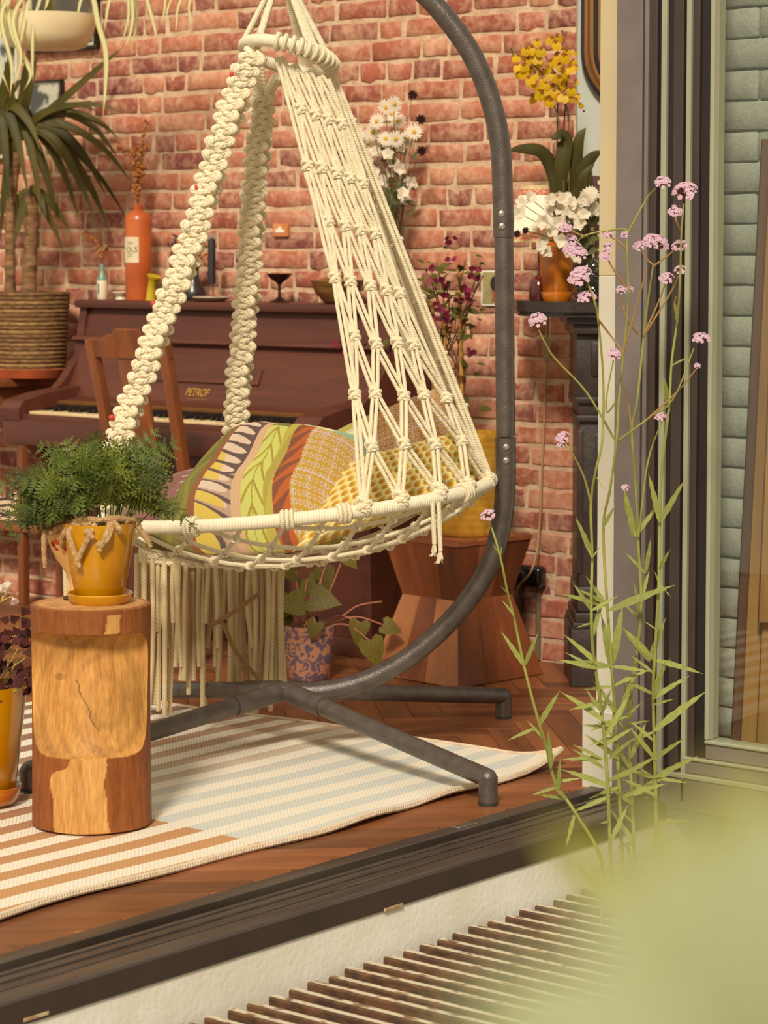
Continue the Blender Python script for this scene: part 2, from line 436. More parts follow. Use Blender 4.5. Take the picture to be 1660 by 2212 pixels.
for i in range(-46, 47):
    for m_ in range(-6, 7):
        for ver in (0, 1):
            if ver == 0: a0, b0, la, lb = i + 2 * PK * m_, i, PK, 1
            else: a0, b0, la, lb = i, i + 1 + 2 * PK * m_, 1, PK
            ctr = R45 @ Vector(((a0 + la / 2) * PW, (b0 + lb / 2) * PW, 0)) + ORG
            if not (XL - .4 < ctr.x < TX + .25 and -5.0 < ctr.y < .3): continue
            mx = Matrix.Translation(ctr) @ R45 @ (Matrix.Rotation(math.radians(90), 4, 'Z') if ver else Matrix.Identity(4))
            cor = [mx @ Vector((sx * PL / 2, sy * PW / 2, 0)) for sx, sy in ((-1, -1), (1, -1), (1, 1), (-1, 1))]
            poly = [(q.x, q.y) for q in cor]
            cut = clip(clip(clip(poly, 0, TX), 1, .02), 0, XL, False)
            if len(cut) < 3: continue
            px, py = to_px(ctr)
            vis = -80 < px < 1330 and 1380 < py < 2130 and not (-.7 < ctr.x < .8 and ctr.y < -1.45)
            whole = len(cut) == 4 and all(abs(p[0] - q[0]) < 1e-6 and abs(p[1] - q[1]) < 1e-6 for p, q in zip(cut, poly))
            if vis and npl < 290:
                npl += 1
                if whole: inst('plank', plank_me, floor, mx)
                else:
                    inv = mx.inverted(); q2 = [inv @ Vector((p[0], p[1], 0)) for p in cut]
                    pp = M().prism([(q.x * .997, q.y * .985) for q in q2], -.016, 0, Matrix.Identity(4))
                    inst('plank', mesh_of('plank', pp, m_floor, False), floor, mx)
            else:
                frest.prism([(p[0], p[1]) for p in cut], -.016, -.0005, Matrix.Identity(4))
fo = obj('plank_field', frest, m_floor, floor, False); fo['kind'] = 'stuff'

# ------------------------------------------------------------------ door track, plinth, grating, ground
YJ = -1.43                                  # jamb end of the opening
tr = thing('door_track', 'dark aluminium sliding door track along the edge of the floor', 'door track', (TX, -3.5, 0)); tr['kind'] = 'structure'
Y0, Y1 = -5.0, YJ
def tbox(n, x0, x1, z0, z1, mt, b=.002):
    m = M(); m.bbox(x0, x1, Y0, Y1, z0, z1, b, seg=1); return obj(n, m, mt, tr, False)
tbox('inner_rail', TX, TX + .042, -.045, .004, m_track)
tbox('groove', TX + .042, TX + .068, -.045, -.018, m_trackd)
tbox('middle_rail', TX + .068, TX + .150, -.045, -.003, m_track, .003)
tbox('rib', TX + .088, TX + .092, -.01, .0005, m_trackd)
tbox('rib', TX + .122, TX + .126, -.01, .0005, m_trackd)
tbox('groove', TX + .150, TX + .160, -.045, -.014, m_trackd)
tbox('outer_rail', TX + .160, TX + .205, -.045, -.002, m_track, .004)
tbox('outer_face', TX + .195, TX + .212, -.055, -.006, m_darkf, .003)
m_slot = mat('pale_drain_slot', srgb(206, 188, 150), .6, srgb(150, 100, 60), 40)
for px, py in ((78, 2196), (850, 1960)):
    c = WX(px, py, TX + .213); m = M(); m.bbox(TX + .2125, TX + .2145, c.y - .03, c.y + .03, c.z - .0035, c.z + .0035, .0008, seg=1)
    obj('drain_slot', m, m_slot, tr, False)
m = M(); c = WX(1003, 1811, TX + .02); m.bbox(TX + .008, TX + .034, c.y - .035, c.y + .035, .003, .007, .002, seg=1)
obj('latch_plate', m, mat('brushed_steel', srgb(170, 160, 148), .3, metal=.9), tr, False)
pl = M(); pl.bbox(TX + .02, TX + .206, Y0, -1.2, -.6, -.052, .004, seg=1)
struct('trim_1', pl, m_white, 'white rendered plinth below the door track')
gm = M(); gm.box(TX + .15, 6.5, -9.5, .5, -.75, -.5)
struct('ground', gm, m_pave, 'weathered paved ground outside the door')
# grating
gz = -.142
gr = thing('drain_grating', 'rusty painted iron grating of parallel bars beside the white plinth', 'grating', (TX + .24, -3.2, gz - .04))
gx0 = TX + .222
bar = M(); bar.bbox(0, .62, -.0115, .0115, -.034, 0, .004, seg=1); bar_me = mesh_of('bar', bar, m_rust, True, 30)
bar_me.materials.append(mat('flaked_paint_lit_top', srgb(206, 192, 166), .85, srgb(128, 90, 60), 60, (.4, 1, 1), bump=.3, bs=200, lo=.52, hi=.64))
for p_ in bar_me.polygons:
    if p_.normal.z > .8: p_.material_index = 1  # light on the tops and shade on the sides put into the colours
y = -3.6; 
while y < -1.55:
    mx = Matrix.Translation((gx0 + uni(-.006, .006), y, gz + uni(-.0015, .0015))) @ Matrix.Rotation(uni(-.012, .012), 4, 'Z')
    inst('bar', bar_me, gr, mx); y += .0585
for xx in (.15, .45):
    m = M(); m.bbox(gx0 + xx, gx0 + xx + .012, -3.65, -1.5, gz - .05, gz - .028, .002, seg=1); obj('cross_bar', m, m_rust, gr, False)
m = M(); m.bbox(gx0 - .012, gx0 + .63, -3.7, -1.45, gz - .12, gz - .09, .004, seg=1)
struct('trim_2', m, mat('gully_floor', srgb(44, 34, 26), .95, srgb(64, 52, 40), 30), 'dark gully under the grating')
m = M(); m.bbox(gx0 + .64, 6.4, -9.4, -.2, -.5, gz - .03, .004, seg=1)
struct('terrace', m, m_pave, 'weathered stone terrace outside')
m = M(); m.bbox(gx0 - .008, gx0 + .64, -1.44, -.2, -.5, gz - .02, .004, seg=1); struct('kerb_strip', m, m_pave, 'stone kerb at the end of the grating')
m = M(); m.bbox(gx0 - .008, gx0 + .64, -9.4, -3.71, -.5, gz - .02, .004, seg=1); struct('kerb_strip', m, m_pave, 'stone kerb at the near end of the grating')

# ------------------------------------------------------------------ jamb post and glazed side screen (plane y = YJ)
def xat(px, y=YJ): return WY(px, 1000, y).x
jp = thing('corner_post', 'cream and off white square post at the corner of the opening', 'post', (xat(1311), YJ, 0)); jp['kind'] = 'structure'
x0, x1 = xat(1291), xat(1333)
zsplit = WY(1311, 596, YJ).z
m = M(); m.bbox(x0, x1, YJ, YJ + .10, 0, zsplit, .002, seg=1); obj('lower_panel', m, m_offw, jp, False)
m = M(); m.bbox(x0, x1, YJ, YJ + .10, zsplit, ZT, .002, seg=1); obj('upper_panel', m, m_cream, jp, False)
m = M(); m.bbox(xat(1266), x1 + .004, YJ - .012, YJ + .11, -.01, WY(1290, 1532, YJ).z, .004, seg=1); obj('base_block', m, m_offw, jp, False)
ws = thing('window_1', 'stack of dark framed sliding glass doors at the side of the opening', 'sliding door', (xat(1420), YJ, 0)); ws['kind'] = 'structure'
del ws['category']; del jp['category']; del tr['category']
def vbar(n, p0, p1, dy, mt, z0=0.0, th=.05):
    m = M(); m.bbox(xat(p0), xat(p1), YJ + dy, YJ + dy + th, z0, ZT, .0025, seg=1); return obj(n, m, mt, ws, False)
vbar('frame', 1334, 1389, -.015, m_greyf)
vbar('gasket', 1389.5, 1393, -.010, m_blackf)
vbar('frame', 1393.5, 1402, -.016, m_edge if False else m_greyf)
vbar('frame', 1403, 1418, -.010, m_darkf)
vbar('gasket', 1418.5, 1427, -.002, m_blackf)
vbar('glass_edge', 1427.5, 1439, -.012, m_edge)
vbar('frame', 1439.5, 1452, -.004, m_blackf)
vbar('frame', 1452.5, 1474, -.010, m_darkf)
vbar('gasket', 1474.5, 1480.5, -.002, m_blackf)
vbar('glass_edge', 1481, 1491, -.012, m_edge)
vbar('frame', 1491.5, 1506, -.004, m_darkf)
vbar('frame', 1506.5, 1532, .002, m_blackf)
zb = WY(1525, 1597, YJ).z
vbar('glass_edge', 1532.5, 1541, -.012, m_edge, zb)
xe = 3.2
def hbar(n, za, zb_, dy, mt, p0=1532.5):
    m = M(); m.bbox(xat(p0), xe, YJ + dy, YJ + dy + .05, za, zb_, .0025, seg=1); return obj(n, m, mt, ws, False)
hbar('glass_edge', zb - .009, zb, -.0121, m_edge)
hbar('rail', zb - .045, zb - .0095, -.006, m_greyf)
hbar('rail', zb - .054, zb - .0455, -.013, m_edge, 1485)
hbar('rail', zb - .085, zb - .0545, -.008, m_greyf, 1485)
hbar('rail', zb - .098, zb - .0855, -.016, m_edge, 1432)
hbar('rail', -.02, zb - .0985, -.012, m_greyf, 1432)
m = M(); m.box(xat(1541), xe, YJ + .012, YJ + .018, zb, ZT); obj('pane', m, m_glass, ws, False)
# green painted brick pier seen through the glass
GY = -1.17
gx = WY(1557, 900, GY).x
gw = M(); gw.box(gx + .004, 3.4, GY, GY + .2, -.2, ZT); gw.box(gx - .052, gx + .006, GY + .03, GY + .2, -.2, ZT)
gwall = struct('wall_side', gw, m_greenm, 'pale green painted brick wall behind the glass')
GM = [brick_mesh(BS, .069, .02, .002, material=m_green) for _ in range(5)]
GH = [brick_mesh(BHD, .069, .02, .002, material=m_green) for _ in range(4)]
z = .0; row = 0; grest = M()
while z < 2.6:
    x = gx + (0 if row % 2 else -.055); k = row
    for c in range(4):
        st = (c + row) % 2 == 0; L = BS if st else BHD
        inst('brick', random.choice(GM if st else GH), gwall, Matrix.Translation((x + L / 2 + (.0 if x > gx - .01 else .055), GY - .001, z)) @ Matrix.Rotation(uni(-.01, .01), 4, 'Y'))
        x += L + .005
    k2 = row
    while x < 3.3:
        me = random.choice(GM if k2 % 2 else GH); L = BS if k2 % 2 else BHD; k2 += 1
        grest.add([v.co + Vector((x + L / 2, GY - .001, z)) for v in me.vertices], [list(p.vertices) for p in me.polygons]); x += L + .005
    inst('brick', random.choice(GH), gwall, Matrix.Translation((gx - .028, GY + .028, z)) @ Matrix.Diagonal((.5, 1, 1, 1)))
    z += CO * 1.08; row += 1

gro = obj('brick_courses', grest, m_green, gwall); gro['kind'] = 'stuff'
# ================================================================== rug
m_rug, nt, b = newmat('striped_cotton_weave')
tc = nd(nt, 'ShaderNodeTexCoord'); sp = nd(nt, 'ShaderNodeSeparateXYZ', i_0=nd(nt, 'ShaderNodeNewGeometry').outputs['Position'])
wn = nd(nt, 'ShaderNodeTexNoise', i_Vector=tc.outputs['Object'], i_Scale=3.0, i_Detail=2.0)
wn2 = nd(nt, 'ShaderNodeTexNoise', i_Vector=tc.outputs['Object'], i_Scale=90.0)
xs = mth(nt, 'ADD', sp.outputs[0], mth(nt, 'ADD', mth(nt, 'MULTIPLY', wn.outputs[0], .012), mth(nt, 'MULTIPLY', wn2.outputs[0], .005)))
ph = mth(nt, 'FRACT', mth(nt, 'DIVIDE', mth(nt, 'SUBTRACT', .985, xs), .107))
stripe = mth(nt, 'LESS_THAN', ph, .5)
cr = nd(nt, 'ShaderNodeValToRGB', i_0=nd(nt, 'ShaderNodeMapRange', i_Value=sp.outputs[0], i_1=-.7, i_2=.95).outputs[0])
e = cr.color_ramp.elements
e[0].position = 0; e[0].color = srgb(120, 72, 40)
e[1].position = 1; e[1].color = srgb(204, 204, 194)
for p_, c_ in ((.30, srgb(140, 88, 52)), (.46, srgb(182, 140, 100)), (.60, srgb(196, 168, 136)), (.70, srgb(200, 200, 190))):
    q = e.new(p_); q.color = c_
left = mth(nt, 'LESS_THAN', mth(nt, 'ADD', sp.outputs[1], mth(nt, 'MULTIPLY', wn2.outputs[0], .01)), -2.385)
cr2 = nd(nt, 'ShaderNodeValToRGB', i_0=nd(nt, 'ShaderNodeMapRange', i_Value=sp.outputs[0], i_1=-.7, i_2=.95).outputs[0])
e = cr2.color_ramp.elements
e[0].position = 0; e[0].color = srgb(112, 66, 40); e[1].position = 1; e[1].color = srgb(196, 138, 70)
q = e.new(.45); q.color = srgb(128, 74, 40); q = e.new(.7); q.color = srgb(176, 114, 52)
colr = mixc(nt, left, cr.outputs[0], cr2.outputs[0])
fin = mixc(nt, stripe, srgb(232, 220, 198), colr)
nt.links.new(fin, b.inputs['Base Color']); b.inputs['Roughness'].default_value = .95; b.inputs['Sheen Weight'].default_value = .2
wv = nd(nt, 'ShaderNodeTexWave', i_Vector=tc.outputs['Object'], i_Scale=55.0, bands_direction='DIAGONAL')
bp = nd(nt, 'ShaderNodeBump', i_Height=wv.outputs[0], i_Strength=.5, i_Distance=.003)
nt.links.new(bp.outputs[0], b.inputs['Normal'])
RX0, RX1, RY0, RY1 = -.72, .955, -3.75, -1.30
def rug_z(x, y):
    z = .010 + .0015 * math.sin(x * 9 + y * 4) + .0015 * math.sin(y * 7 - x * 3)
    z += .018 * max(0, 1 - abs(y + 1.9) / .35) * max(0, (x - .80) / .155) ** 2 * (math.sin(y * 14) * .5 + .3)
    d = (x - RX1) + (y - RY1) + .18                      # lifted corner by the door
    if d > 0: z += d * d * 1.1
    return max(z, .004)
rg = M()
NX, NY = 110, 150
def rgf(u, v):
    x = RX0 + (RX1 - RX0) * u; y = RY0 + (RY1 - RY0) * v
    e_ = .012 * math.sin(y * 5.1) + .008 * math.sin(y * 11.3 + 1)
    return (x + (e_ * (u - .1) if u > .1 else 0), y + .02 * math.sin(x * 4) + .045 * max(0, x - .5) * (1 if v > .9 else v), rug_z(x, y))
rg.grid(rgf, NX, NY)
n0 = len(rg.v); tv = list(rg.v)
rg.add([(a, b_, max(c - .006, .0012)) for a, b_, c in tv], [tuple(reversed(f)) for f in rg.f])
per = [i for i in range(NX)] + [j * NX + NX - 1 for j in range(1, NY)] + [(NY - 1) * NX + i for i in range(NX - 2, -1, -1)] + [j * NX for j in range(NY - 2, 0, -1)]
for i in range(len(per)):
    a, b2 = per[i], per[(i + 1) % len(per)]
    rg.f.append((a, n0 + a, n0 + b2, b2)); rg.uv.append([(0, 0)] * 4)
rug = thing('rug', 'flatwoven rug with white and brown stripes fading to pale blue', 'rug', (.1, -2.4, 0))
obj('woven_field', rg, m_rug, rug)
m_bind = rope_mat('rug_binding', srgb(236, 222, 200), srgb(196, 160, 120), .008, 1)
bd = M(); bd.tube([Vector(rgf(1, j / 120)) + Vector((.003, 0, .001)) for j in range(121)], .0075, 6); obj('edge_binding', bd, m_bind, rug)
bd = M(); bd.tube([Vector(rgf(i / 90, 1)) + Vector((0, .003, .001)) for i in range(91)], .006, 6); obj('edge_binding', bd, m_bind, rug)

# ================================================================== steel stand
m_steel = mat('grey_hammered_steel', srgb(104, 94, 88), .33, srgb(90, 80, 75), 30, metal=.45, bump=.3, bs=350, spec=.6)
m_cap = mat('dark_plastic_cap', srgb(52, 46, 44), .55)
m_bolt = mat('zinc_bolt', srgb(196, 188, 172), .3, metal=.9)
RF, LF, RB = G(1055, 1738), G(63, 1720), G(1088, 1551)
HUB = (LF + RB) / 2; LB = HUB * 2 - RF
HZ = .165
stand = thing('hanging_chair_stand', 'dark grey tubular steel stand with curved arm and four splayed legs', 'chair stand', (HUB.x, HUB.y, 0))
HUBP = Vector((HUB.x, HUB.y, HZ))
for f in (RF, LF, RB, LB):
    fz = .0145 if RX0 < f.x < RX1 and RY0 < f.y < RY1 else .0005
    top = Vector((f.x, f.y, .062)); dv = (top - HUBP).normalized()
    m = M(); m.tube([HUBP + dv * .02, HUBP + dv * .16], .0255, 16); obj('leg_socket', m, m_steel, stand)
    m = M(); m.tube([HUBP + dv * .158, top - dv * .03, top - dv * .004], .0225, 16)
    m.ball(top - dv * .002, .0225, 14, 8); lg = obj('leg', m, m_steel, stand)
    m = M(); m.tube([(f.x, f.y, .066), (f.x, f.y, fz + .006)], .0225, 16); obj('foot', m, m_steel, lg)
    m = M(); m.tube([(f.x, f.y, fz + .007), (f.x, f.y, fz)], .0235, 16); obj('rubber_cap', m, m_cap, lg)
AD = HUB.y * FW.y + 0  # depth of arm plane along the view
def dep(p): return (Vector(p) - CAM).dot(FW)
DH = dep(HUB)
armpx = [(566, 1494), (610, 1494), (690, 1493), (760, 1480), (830, 1452), (900, 1408), (965, 1350), (1020, 1285), (1060, 1215), (1082, 1140), (1092, 1060), (1093, 945)]
pts = catmull([P(x, y, DH - .05 * i / 11) for i, (x, y) in enumerate(armpx)], 6)
m = M(); m.tube(pts, .0258, 20); lowarm = obj('lower_arm', m, m_steel, stand)
def pole(a, b, r, n):
    m = M(); m.tube([P(*a, DH - .05), P(*b, DH - .05)], r, 20); return obj(n, m, m_steel, stand)
pole((1093, 942), (1089, 508), .0242, 'pole')
upx = [(1089, 512), (1087, 430), (1083, 330), (1072, 260), (1050, 185), (1018, 115), (975, 52), (925, -5), (860, -62), (780, -105), (700, -125), (610, -128)]
up = catmull([P(x, y, DH - .05 - .0 * i) for i, (x, y) in enumerate(upx)], 6)
m = M(); m.tube(up, .0262, 20); uparm = obj('upper_arm', m, m_steel, stand)
hook = up[-1]
m = M(); m.tube([hook + Vector((0, 0, .0)), hook + Vector((0, 0, -.05)), hook + Vector((.015, 0, -.07)), hook + Vector((0, 0, -.09))], .006, 8); obj('hook', m, m_bolt, stand)
for px, py, pr in ((1084, 462, uparm), (1085, 489, uparm), (1094, 966, lowarm), (1094, 995, lowarm)):
    c = P(px, py, DH - .05 - .0262)
    mb = M(); mxb = basis(RT, UPZ, -FW, c)
    mb.lathe([(0.0001, .006), (.0028, .006), (.003, .004), (.0042, .0045), (.0046, .002), (.0076, .0012), (.0082, -.004)], (0, 0, 0), 16, mxb)
    obj('bolt', mb, m_bolt, pr)

# ================================================================== hanging chair
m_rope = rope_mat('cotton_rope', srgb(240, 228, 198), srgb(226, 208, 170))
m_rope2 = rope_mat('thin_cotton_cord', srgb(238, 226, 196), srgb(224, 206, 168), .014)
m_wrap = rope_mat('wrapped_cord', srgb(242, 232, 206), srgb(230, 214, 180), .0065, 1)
m_fringe = rope_mat('shaded_fringe_cord', srgb(226, 206, 164), srgb(204, 178, 130), .030, 3)  # darker than the other cords: shade under the seat put into the colour
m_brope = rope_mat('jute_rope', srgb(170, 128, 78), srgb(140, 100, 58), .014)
m_bead = mat('red_glass_bead', srgb(196, 52, 34), .15, coat=.6)
DC = DH - .05
RC = P(643, 1077, DC)
tilt = math.radians(5.7)
E1 = RT * math.cos(tilt) + UPZ * math.sin(tilt); E2 = FW.copy(); E3 = E1.cross(E2)
RR = .492
def ringp(phi, rho=1.0): return RC + (E1 * math.cos(phi) + E2 * math.sin(phi)) * RR * rho
chair = thing('macrame_hanging_chair', 'cream macrame hanging chair with rope net seat and long fringe', 'hanging chair', (RC.x, RC.y, .4))
m = M(); m.tube([ringp(2 * math.pi * k / 72) for k in range(72)], .0165, 12, closed=True); sring = obj('seat_ring', m, m_wrap, chair)
TC = P(622, 122, DC); tt = math.radians(-13)
T1 = RT * math.cos(tt) + UPZ * math.sin(tt); T2 = (FW + UPZ * -.22).normalized()
TR = .112
def tring(phi): return TC + (T1 * math.cos(phi) + T2 * math.sin(phi)) * TR
m = M(); m.tube([tring(2 * math.pi * k / 40) for k in range(40)], .0155, 12, closed=True); tringo = obj('top_ring', m, m_wrap, chair)
APX = hook + Vector((0, 0, -.09))
# suspension ropes from hook to the top ring, bundles of cords
for phi, nn, sprd in ((3.3, 5, .05), (2.5, 3, .04), (1.2, 4, .05), (-.9, 4, .05), (-.25, 4, .05), (4.1, 2, .03)):
    for k in range(nn):
        p1 = tring(phi + (k - nn / 2) * sprd * 1.4)
        m = M(); m.tube([APX + (p1 - TC) * .12, p1 + UPZ * .012], .0068, 8); obj('suspension_cord', m, m_rope2, chair)
# --- knot meshes
def knot_mesh(s=1.0):
    m = M()
    for k in range(2):
        r_ = .0105 * s
        pts = []
        for i in range(19):
            a = 2 * math.pi * i / 18
            pts.append(Vector((math.cos(a) * .0125 * s, math.sin(a) * .010 * s, (k - .5) * .015 * s + .004 * s * math.sin(a * 2 + k * 2))))
        m.tube(pts[:-1], r_ * .62, 8, closed=True)
    m.tube([Vector((0, 0, -.016 * s)), Vector((0, 0, .016 * s))], .0105 * s, 8)
    return mesh_of('knot', m, m_rope)
KNs = knot_mesh(.68); KN = knot_mesh(.88); KNb = knot_mesh(1.2)
def place_knot(me, p, parent, ax=UPZ):
    z = Vector(ax).normalized(); x = z.orthogonal().normalized(); y = z.cross(x)
    return inst('knot', me, parent, basis(x, y, z, p))
# --- macrame straps: sinnets of square knots
def half_knot(side, s=1.0):
    """one half of a square knot: a strand bulging out on one side, crossing the front"""
    m = M(); w = .020 * s
    def arc(sd, fr, rr, dz):
        pts = []
        for i in range(13):
            t = i / 12
            pts.append(Vector((sd * w * math.sin(t * math.pi) * 1.1 + sd * .004, fr * (.010 + .010 * math.sin(t * math.pi)) * s, (t - .5) * .026 * s + dz)))
        m.tube(pts, rr, 8)
    arc(side, -1, .0082 * s, 0); arc(side, 1, .0075 * s, 0)
    pts = [Vector((-side * w * 1.05, -.006 * s, .009 * s)), Vector((-side * w * .5, -.0165 * s, .005 * s)), Vector((0, -.020 * s, 0)), Vector((side * w * .6, -.016 * s, -.004 * s)), Vector((side * w * 1.1, -.006 * s, -.010 * s))]
    m.tube(catmull(pts, 4), .0085 * s, 8)
    pts2 = [Vector((p.x, -p.y, p.z)) for p in pts]; m.tube(catmull(pts2, 4), .0085 * s, 8)
    m.tube([Vector((-.006 * s, 0, -.016 * s)), Vector((-.006 * s, 0, .016 * s))], .009 * s, 6)
    m.tube([Vector((.006 * s, 0, -.016 * s)), Vector((.006 * s, 0, .016 * s))], .009 * s, 6)
    return m
HK = [mesh_of('knot', half_knot(sd), m_rope) for sd in (1, -1)]
def strap(pxs, dep0, dep1, step, sc0, name):
    n = len(pxs)
    path = catmull([P(x, y, dep0 + (dep1 - dep0) * i / (n - 1)) for i, (x, y) in enumerate(pxs)], 30)
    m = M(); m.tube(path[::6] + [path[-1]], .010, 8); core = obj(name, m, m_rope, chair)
    L = 0; k = 0
    for i in range(1, len(path)):
        L += (path[i] - path[i - 1]).length
        if L >= step * k:
            t = (path[i] - path[i - 1]).normalized(); z = -t
            y = (FW - z * FW.dot(z)).normalized(); x = y.cross(z)
            tw = Matrix.Rotation(.35 * math.sin(k * .5), 4, 'Z')
            inst('knot', HK[k % 2], core, basis(x, y, z, path[i]) @ tw @ Matrix.Scale(sc0 * uni(.95, 1.05), 4)); k += 1
    return core, path
sA, pathA = strap([(548, 120), (526, 165), (496, 250), (470, 325), (449, 405), (420, 500), (388, 600), (360, 660), (328, 750), (294, 850), (264, 925), (250, 970), (232, 1030), (218, 1085)], DC - .06, DC - .02, .0155, 1.02, 'strap')
sB, pathB = strap([(568, 205), (561, 300), (550, 400), (544, 500), (536, 600), (528, 700), (518, 800), (510, 900), (504, 980), (498, 1035)], DC + .10, DC + .44, .0160, .98, 'strap')
for side_px in (((556, 112), (566, 210)), ((600, 165), (572, 215))):
    m = M(); m.tube([P(*side_px[0], DC + .06), P(*side_px[1], DC + .10)], .014, 8); obj('strap_lead', m, m_rope, chair)
for px, py in ((505, 162), (427, 405), (335, 656), (245, 902)):
    m = M(); m.ball(P(px - 3, py, DC - .060), .0082, 12, 8); obj('bead', m, m_bead, sA)
# --- right hand rope net
rows = [[(603, 125), (632, 140), (662, 155), (690, 165), (708, 172)],
        [(650, 235), (682, 248), (708, 258), (738, 268)],
        [(664, 358), (696, 363), (728, 375), (756, 385), (784, 396)],
        [(709, 478), (746, 488), (778, 497), (810, 505)],
        [(724, 600), (757, 607), (800, 617), (835, 627), (863, 633)],
        [(765, 725), (812, 742), (858, 741), (893, 745)],
        [(767, 852), (811, 850), (873, 855), (916, 852), (965, 860)],
        [(803, 965), (873, 960), (940, 960), (997, 952)],
        [(785, 1092), (865, 1078), (948, 1062), (1010, 1050), (1052, 1036)]]
def cone(px, py):
    s = min(max((py - 140) / 900.0, 0), 1); cxp = 622 + (643 - 622) * s; hw = 98 + (424 - 98) * s
    c = max(-.999, min(.999, (px - cxp) / hw)); r = hw / FPX * DC
    return P(px, py, DC - r * math.sqrt(1 - c * c) * (.55 + .45 * s))
K3 = [[cone(*q) for q in r] for r in rows]
def cords(a, b, n=2, r=.0047, sag=.0, mt=None, par=None, gap=.0062, name='cord'):
    d = (b - a).normalized(); sd = d.cross(FW).normalized()
    m = M()
    for k in range(n):
        o = sd * (k - (n - 1) / 2) * 2 * gap
        mid = (a + b) / 2 + o * .9 + Vector((0, 0, -sag)) + FW * uni(-.003, .003)
        m.tube(catmull([a + o * .5, a.lerp(b, .15) + o * .9, mid, a.lerp(b, .85) + o * .9, b + o * .5], 3), r, 7)
    return obj(name, m, mt or m_rope2, par or chair)
for r in range(len(K3)):
    if r > 0:
        for q in K3[r]: place_knot(KNb if r == len(K3) - 1 else KN, q, chair, K3[r][0] - K3[r - 1][0])
    if r + 1 < len(K3):
        A, B = K3[r], K3[r + 1]
        for i in range(len(B)):
            if len(A) > len(B):
                cords(A[i], B[i], 2 if r > 2 else 3); cords(A[i + 1], B[i], 2 if r > 2 else 1)
            else:
                if i < len(A): cords(A[i], B[i], 2 if r > 2 else 1)
                if i > 0: cords(A[i - 1], B[i], 2 if r > 2 else 3)
for r in range(0, len(K3) - 2, 2):
    cords(K3[r][0], K3[r + 2][0], 2); cords(K3[r][-1], K3[r + 2][-1], 2)
# far right cords run behind down to the back of the ring
for k, ph in enumerate((-.1, .12, .38, .7)):
    a = tring(.2 + .12 * k); b_ = ringp(ph)
    cords(a, b_, 2 if k < 3 else 1, .0052)
for k in range(10):
    t = k / 9
    for (pa, pb) in (((700, 165), (1062, 1010)),):
        pass
for t in (.13, .27, .42, .56, .70, .83):
    place_knot(KN, tring(.32).lerp(ringp(.12), t), chair)
# lark's heads on the top ring
for k in range(11):
    ph = -1.75 + k * .16
    c = tring(ph); tg = (tring(ph + .05) - tring(ph - .05)).normalized(); rad = (c - TC).normalized(); up_ = tg.cross(rad)
    pts = [c + (rad * math.cos(a) + up_ * math.sin(a)) * .0195 for a in [2 * math.pi * i / 12 for i in range(12)]]
    m = M(); m.tube(pts, .0055, 7, closed=True); obj('hitch', m, m_rope2, chair)
for px, py in ((440, 1138), (637, 1117), (750, 1103), (1000, 1068)):        # bindings on the seat ring
    cphi = math.acos(max(-1, min(1, (px - 643) / 424))); phi = -cphi
    m = M()
    for k in range(3):
        ph = phi + (k - 1) * .022; c = ringp(ph); tg = (ringp(ph + .02) - ringp(ph - .02)).normalized(); rad = (c - RC).normalized(); u3 = tg.cross(rad)
        m.tube([c + (rad * math.cos(a) + u3 * math.sin(a)) * .0205 for a in [2 * math.pi * i / 14 for i in range(14)]], .0055, 6, closed=True)
    obj('binding', m, m_rope2, chair)
# tassels under the ring at right
for px in (939, 952):
    a = P(px - 4, 1085, DC - .38); 
    pts = [a, P(px - 2, 1130, DC - .38), P(px, 1175 if px < 945 else 1190, DC - .38)]
    m = M(); m.tube(catmull(pts, 5), .0055, 7)
    e_ = pts[-1]
    for k in range(8):
        m.tube([e_, e_ + Vector((uni(-.006, .006), uni(-.006, .006), -.018)), e_ + Vector((uni(-.012, .012), uni(-.01, .01), -.03))], [.004, .003, .001], 5)
    obj('tassel', m, m_rope2, chair)
# --- seat net bag
SAG = .145
def bowl(a, b):
    q = min(1.0, a * a + b * b)
    return RC + (E1 * a + E2 * b) * RR + UPZ * (-SAG * (1 - q ** 1.3) - .012)
knots_done = []
c7 = math.sqrt(.5)
for fam in (0, 1):
    for k in range(-6, 7):
        o = k * .185
        if abs(o) > .97: continue
        h = math.sqrt(1 - o * o); pts = []
        for i in range(25):
            t = -h + 2 * h * i / 24
            a, b_ = (t, o) if fam == 0 else (o, t)
            aa, bb = (a * .94 - b_ * .34, a * .34 + b_ * .94)
            pts.append(bowl(aa, bb))
        m = M(); m.tube(pts, .0054, 7); obj('net_cord', m, m_rope2, chair)
for i in range(-6, 7):
    for j in range(-6, 7):
        a, b_ = i * .185, j * .185
        if a * a + b_ * b_ > .95 or b_ > .15: continue
        place_knot(KNs, bowl(a * .94 - b_ * .34, a * .34 + b_ * .94), chair, E1)
# --- long fringe behind the seat
frh = []
for k in range(52):
    px = 296 + k * 6.15 + uni(-3.5, 3.5)
    d = DC + .26 + uni(-.03, .03)
    y0 = 1196 + 12 * math.sin((px - 296) / 320 * math.pi)
    y1 = random.choice((1400, 1440, 1470, 1500, 1520, 1536, 1540, 1545)) if rnd() < .85 else uni(1330, 1400)
    if k > 40: y1 = max(y1, 1480)
    mid = (px + uni(-5, 5), (y0 + y1) / 2); end = (px + uni(-9, 9), y1)
    m = M(); m.tube(catmull([P(px, y0, d), P(*mid, d + uni(-.01, .01)), P(*end, d)], 8), .0066, 7)
    obj('fringe_cord', m, m_fringe, chair)
for px in (140, 148, 156, 163):
    m = M(); m.tube([P(px, 1190, DC + .24), P(px + 3, 1290, DC + .24), P(px + 2, 1420, DC + .24)], .0068, 7); obj('fringe_cord', m, m_fringe, chair)
m = M()
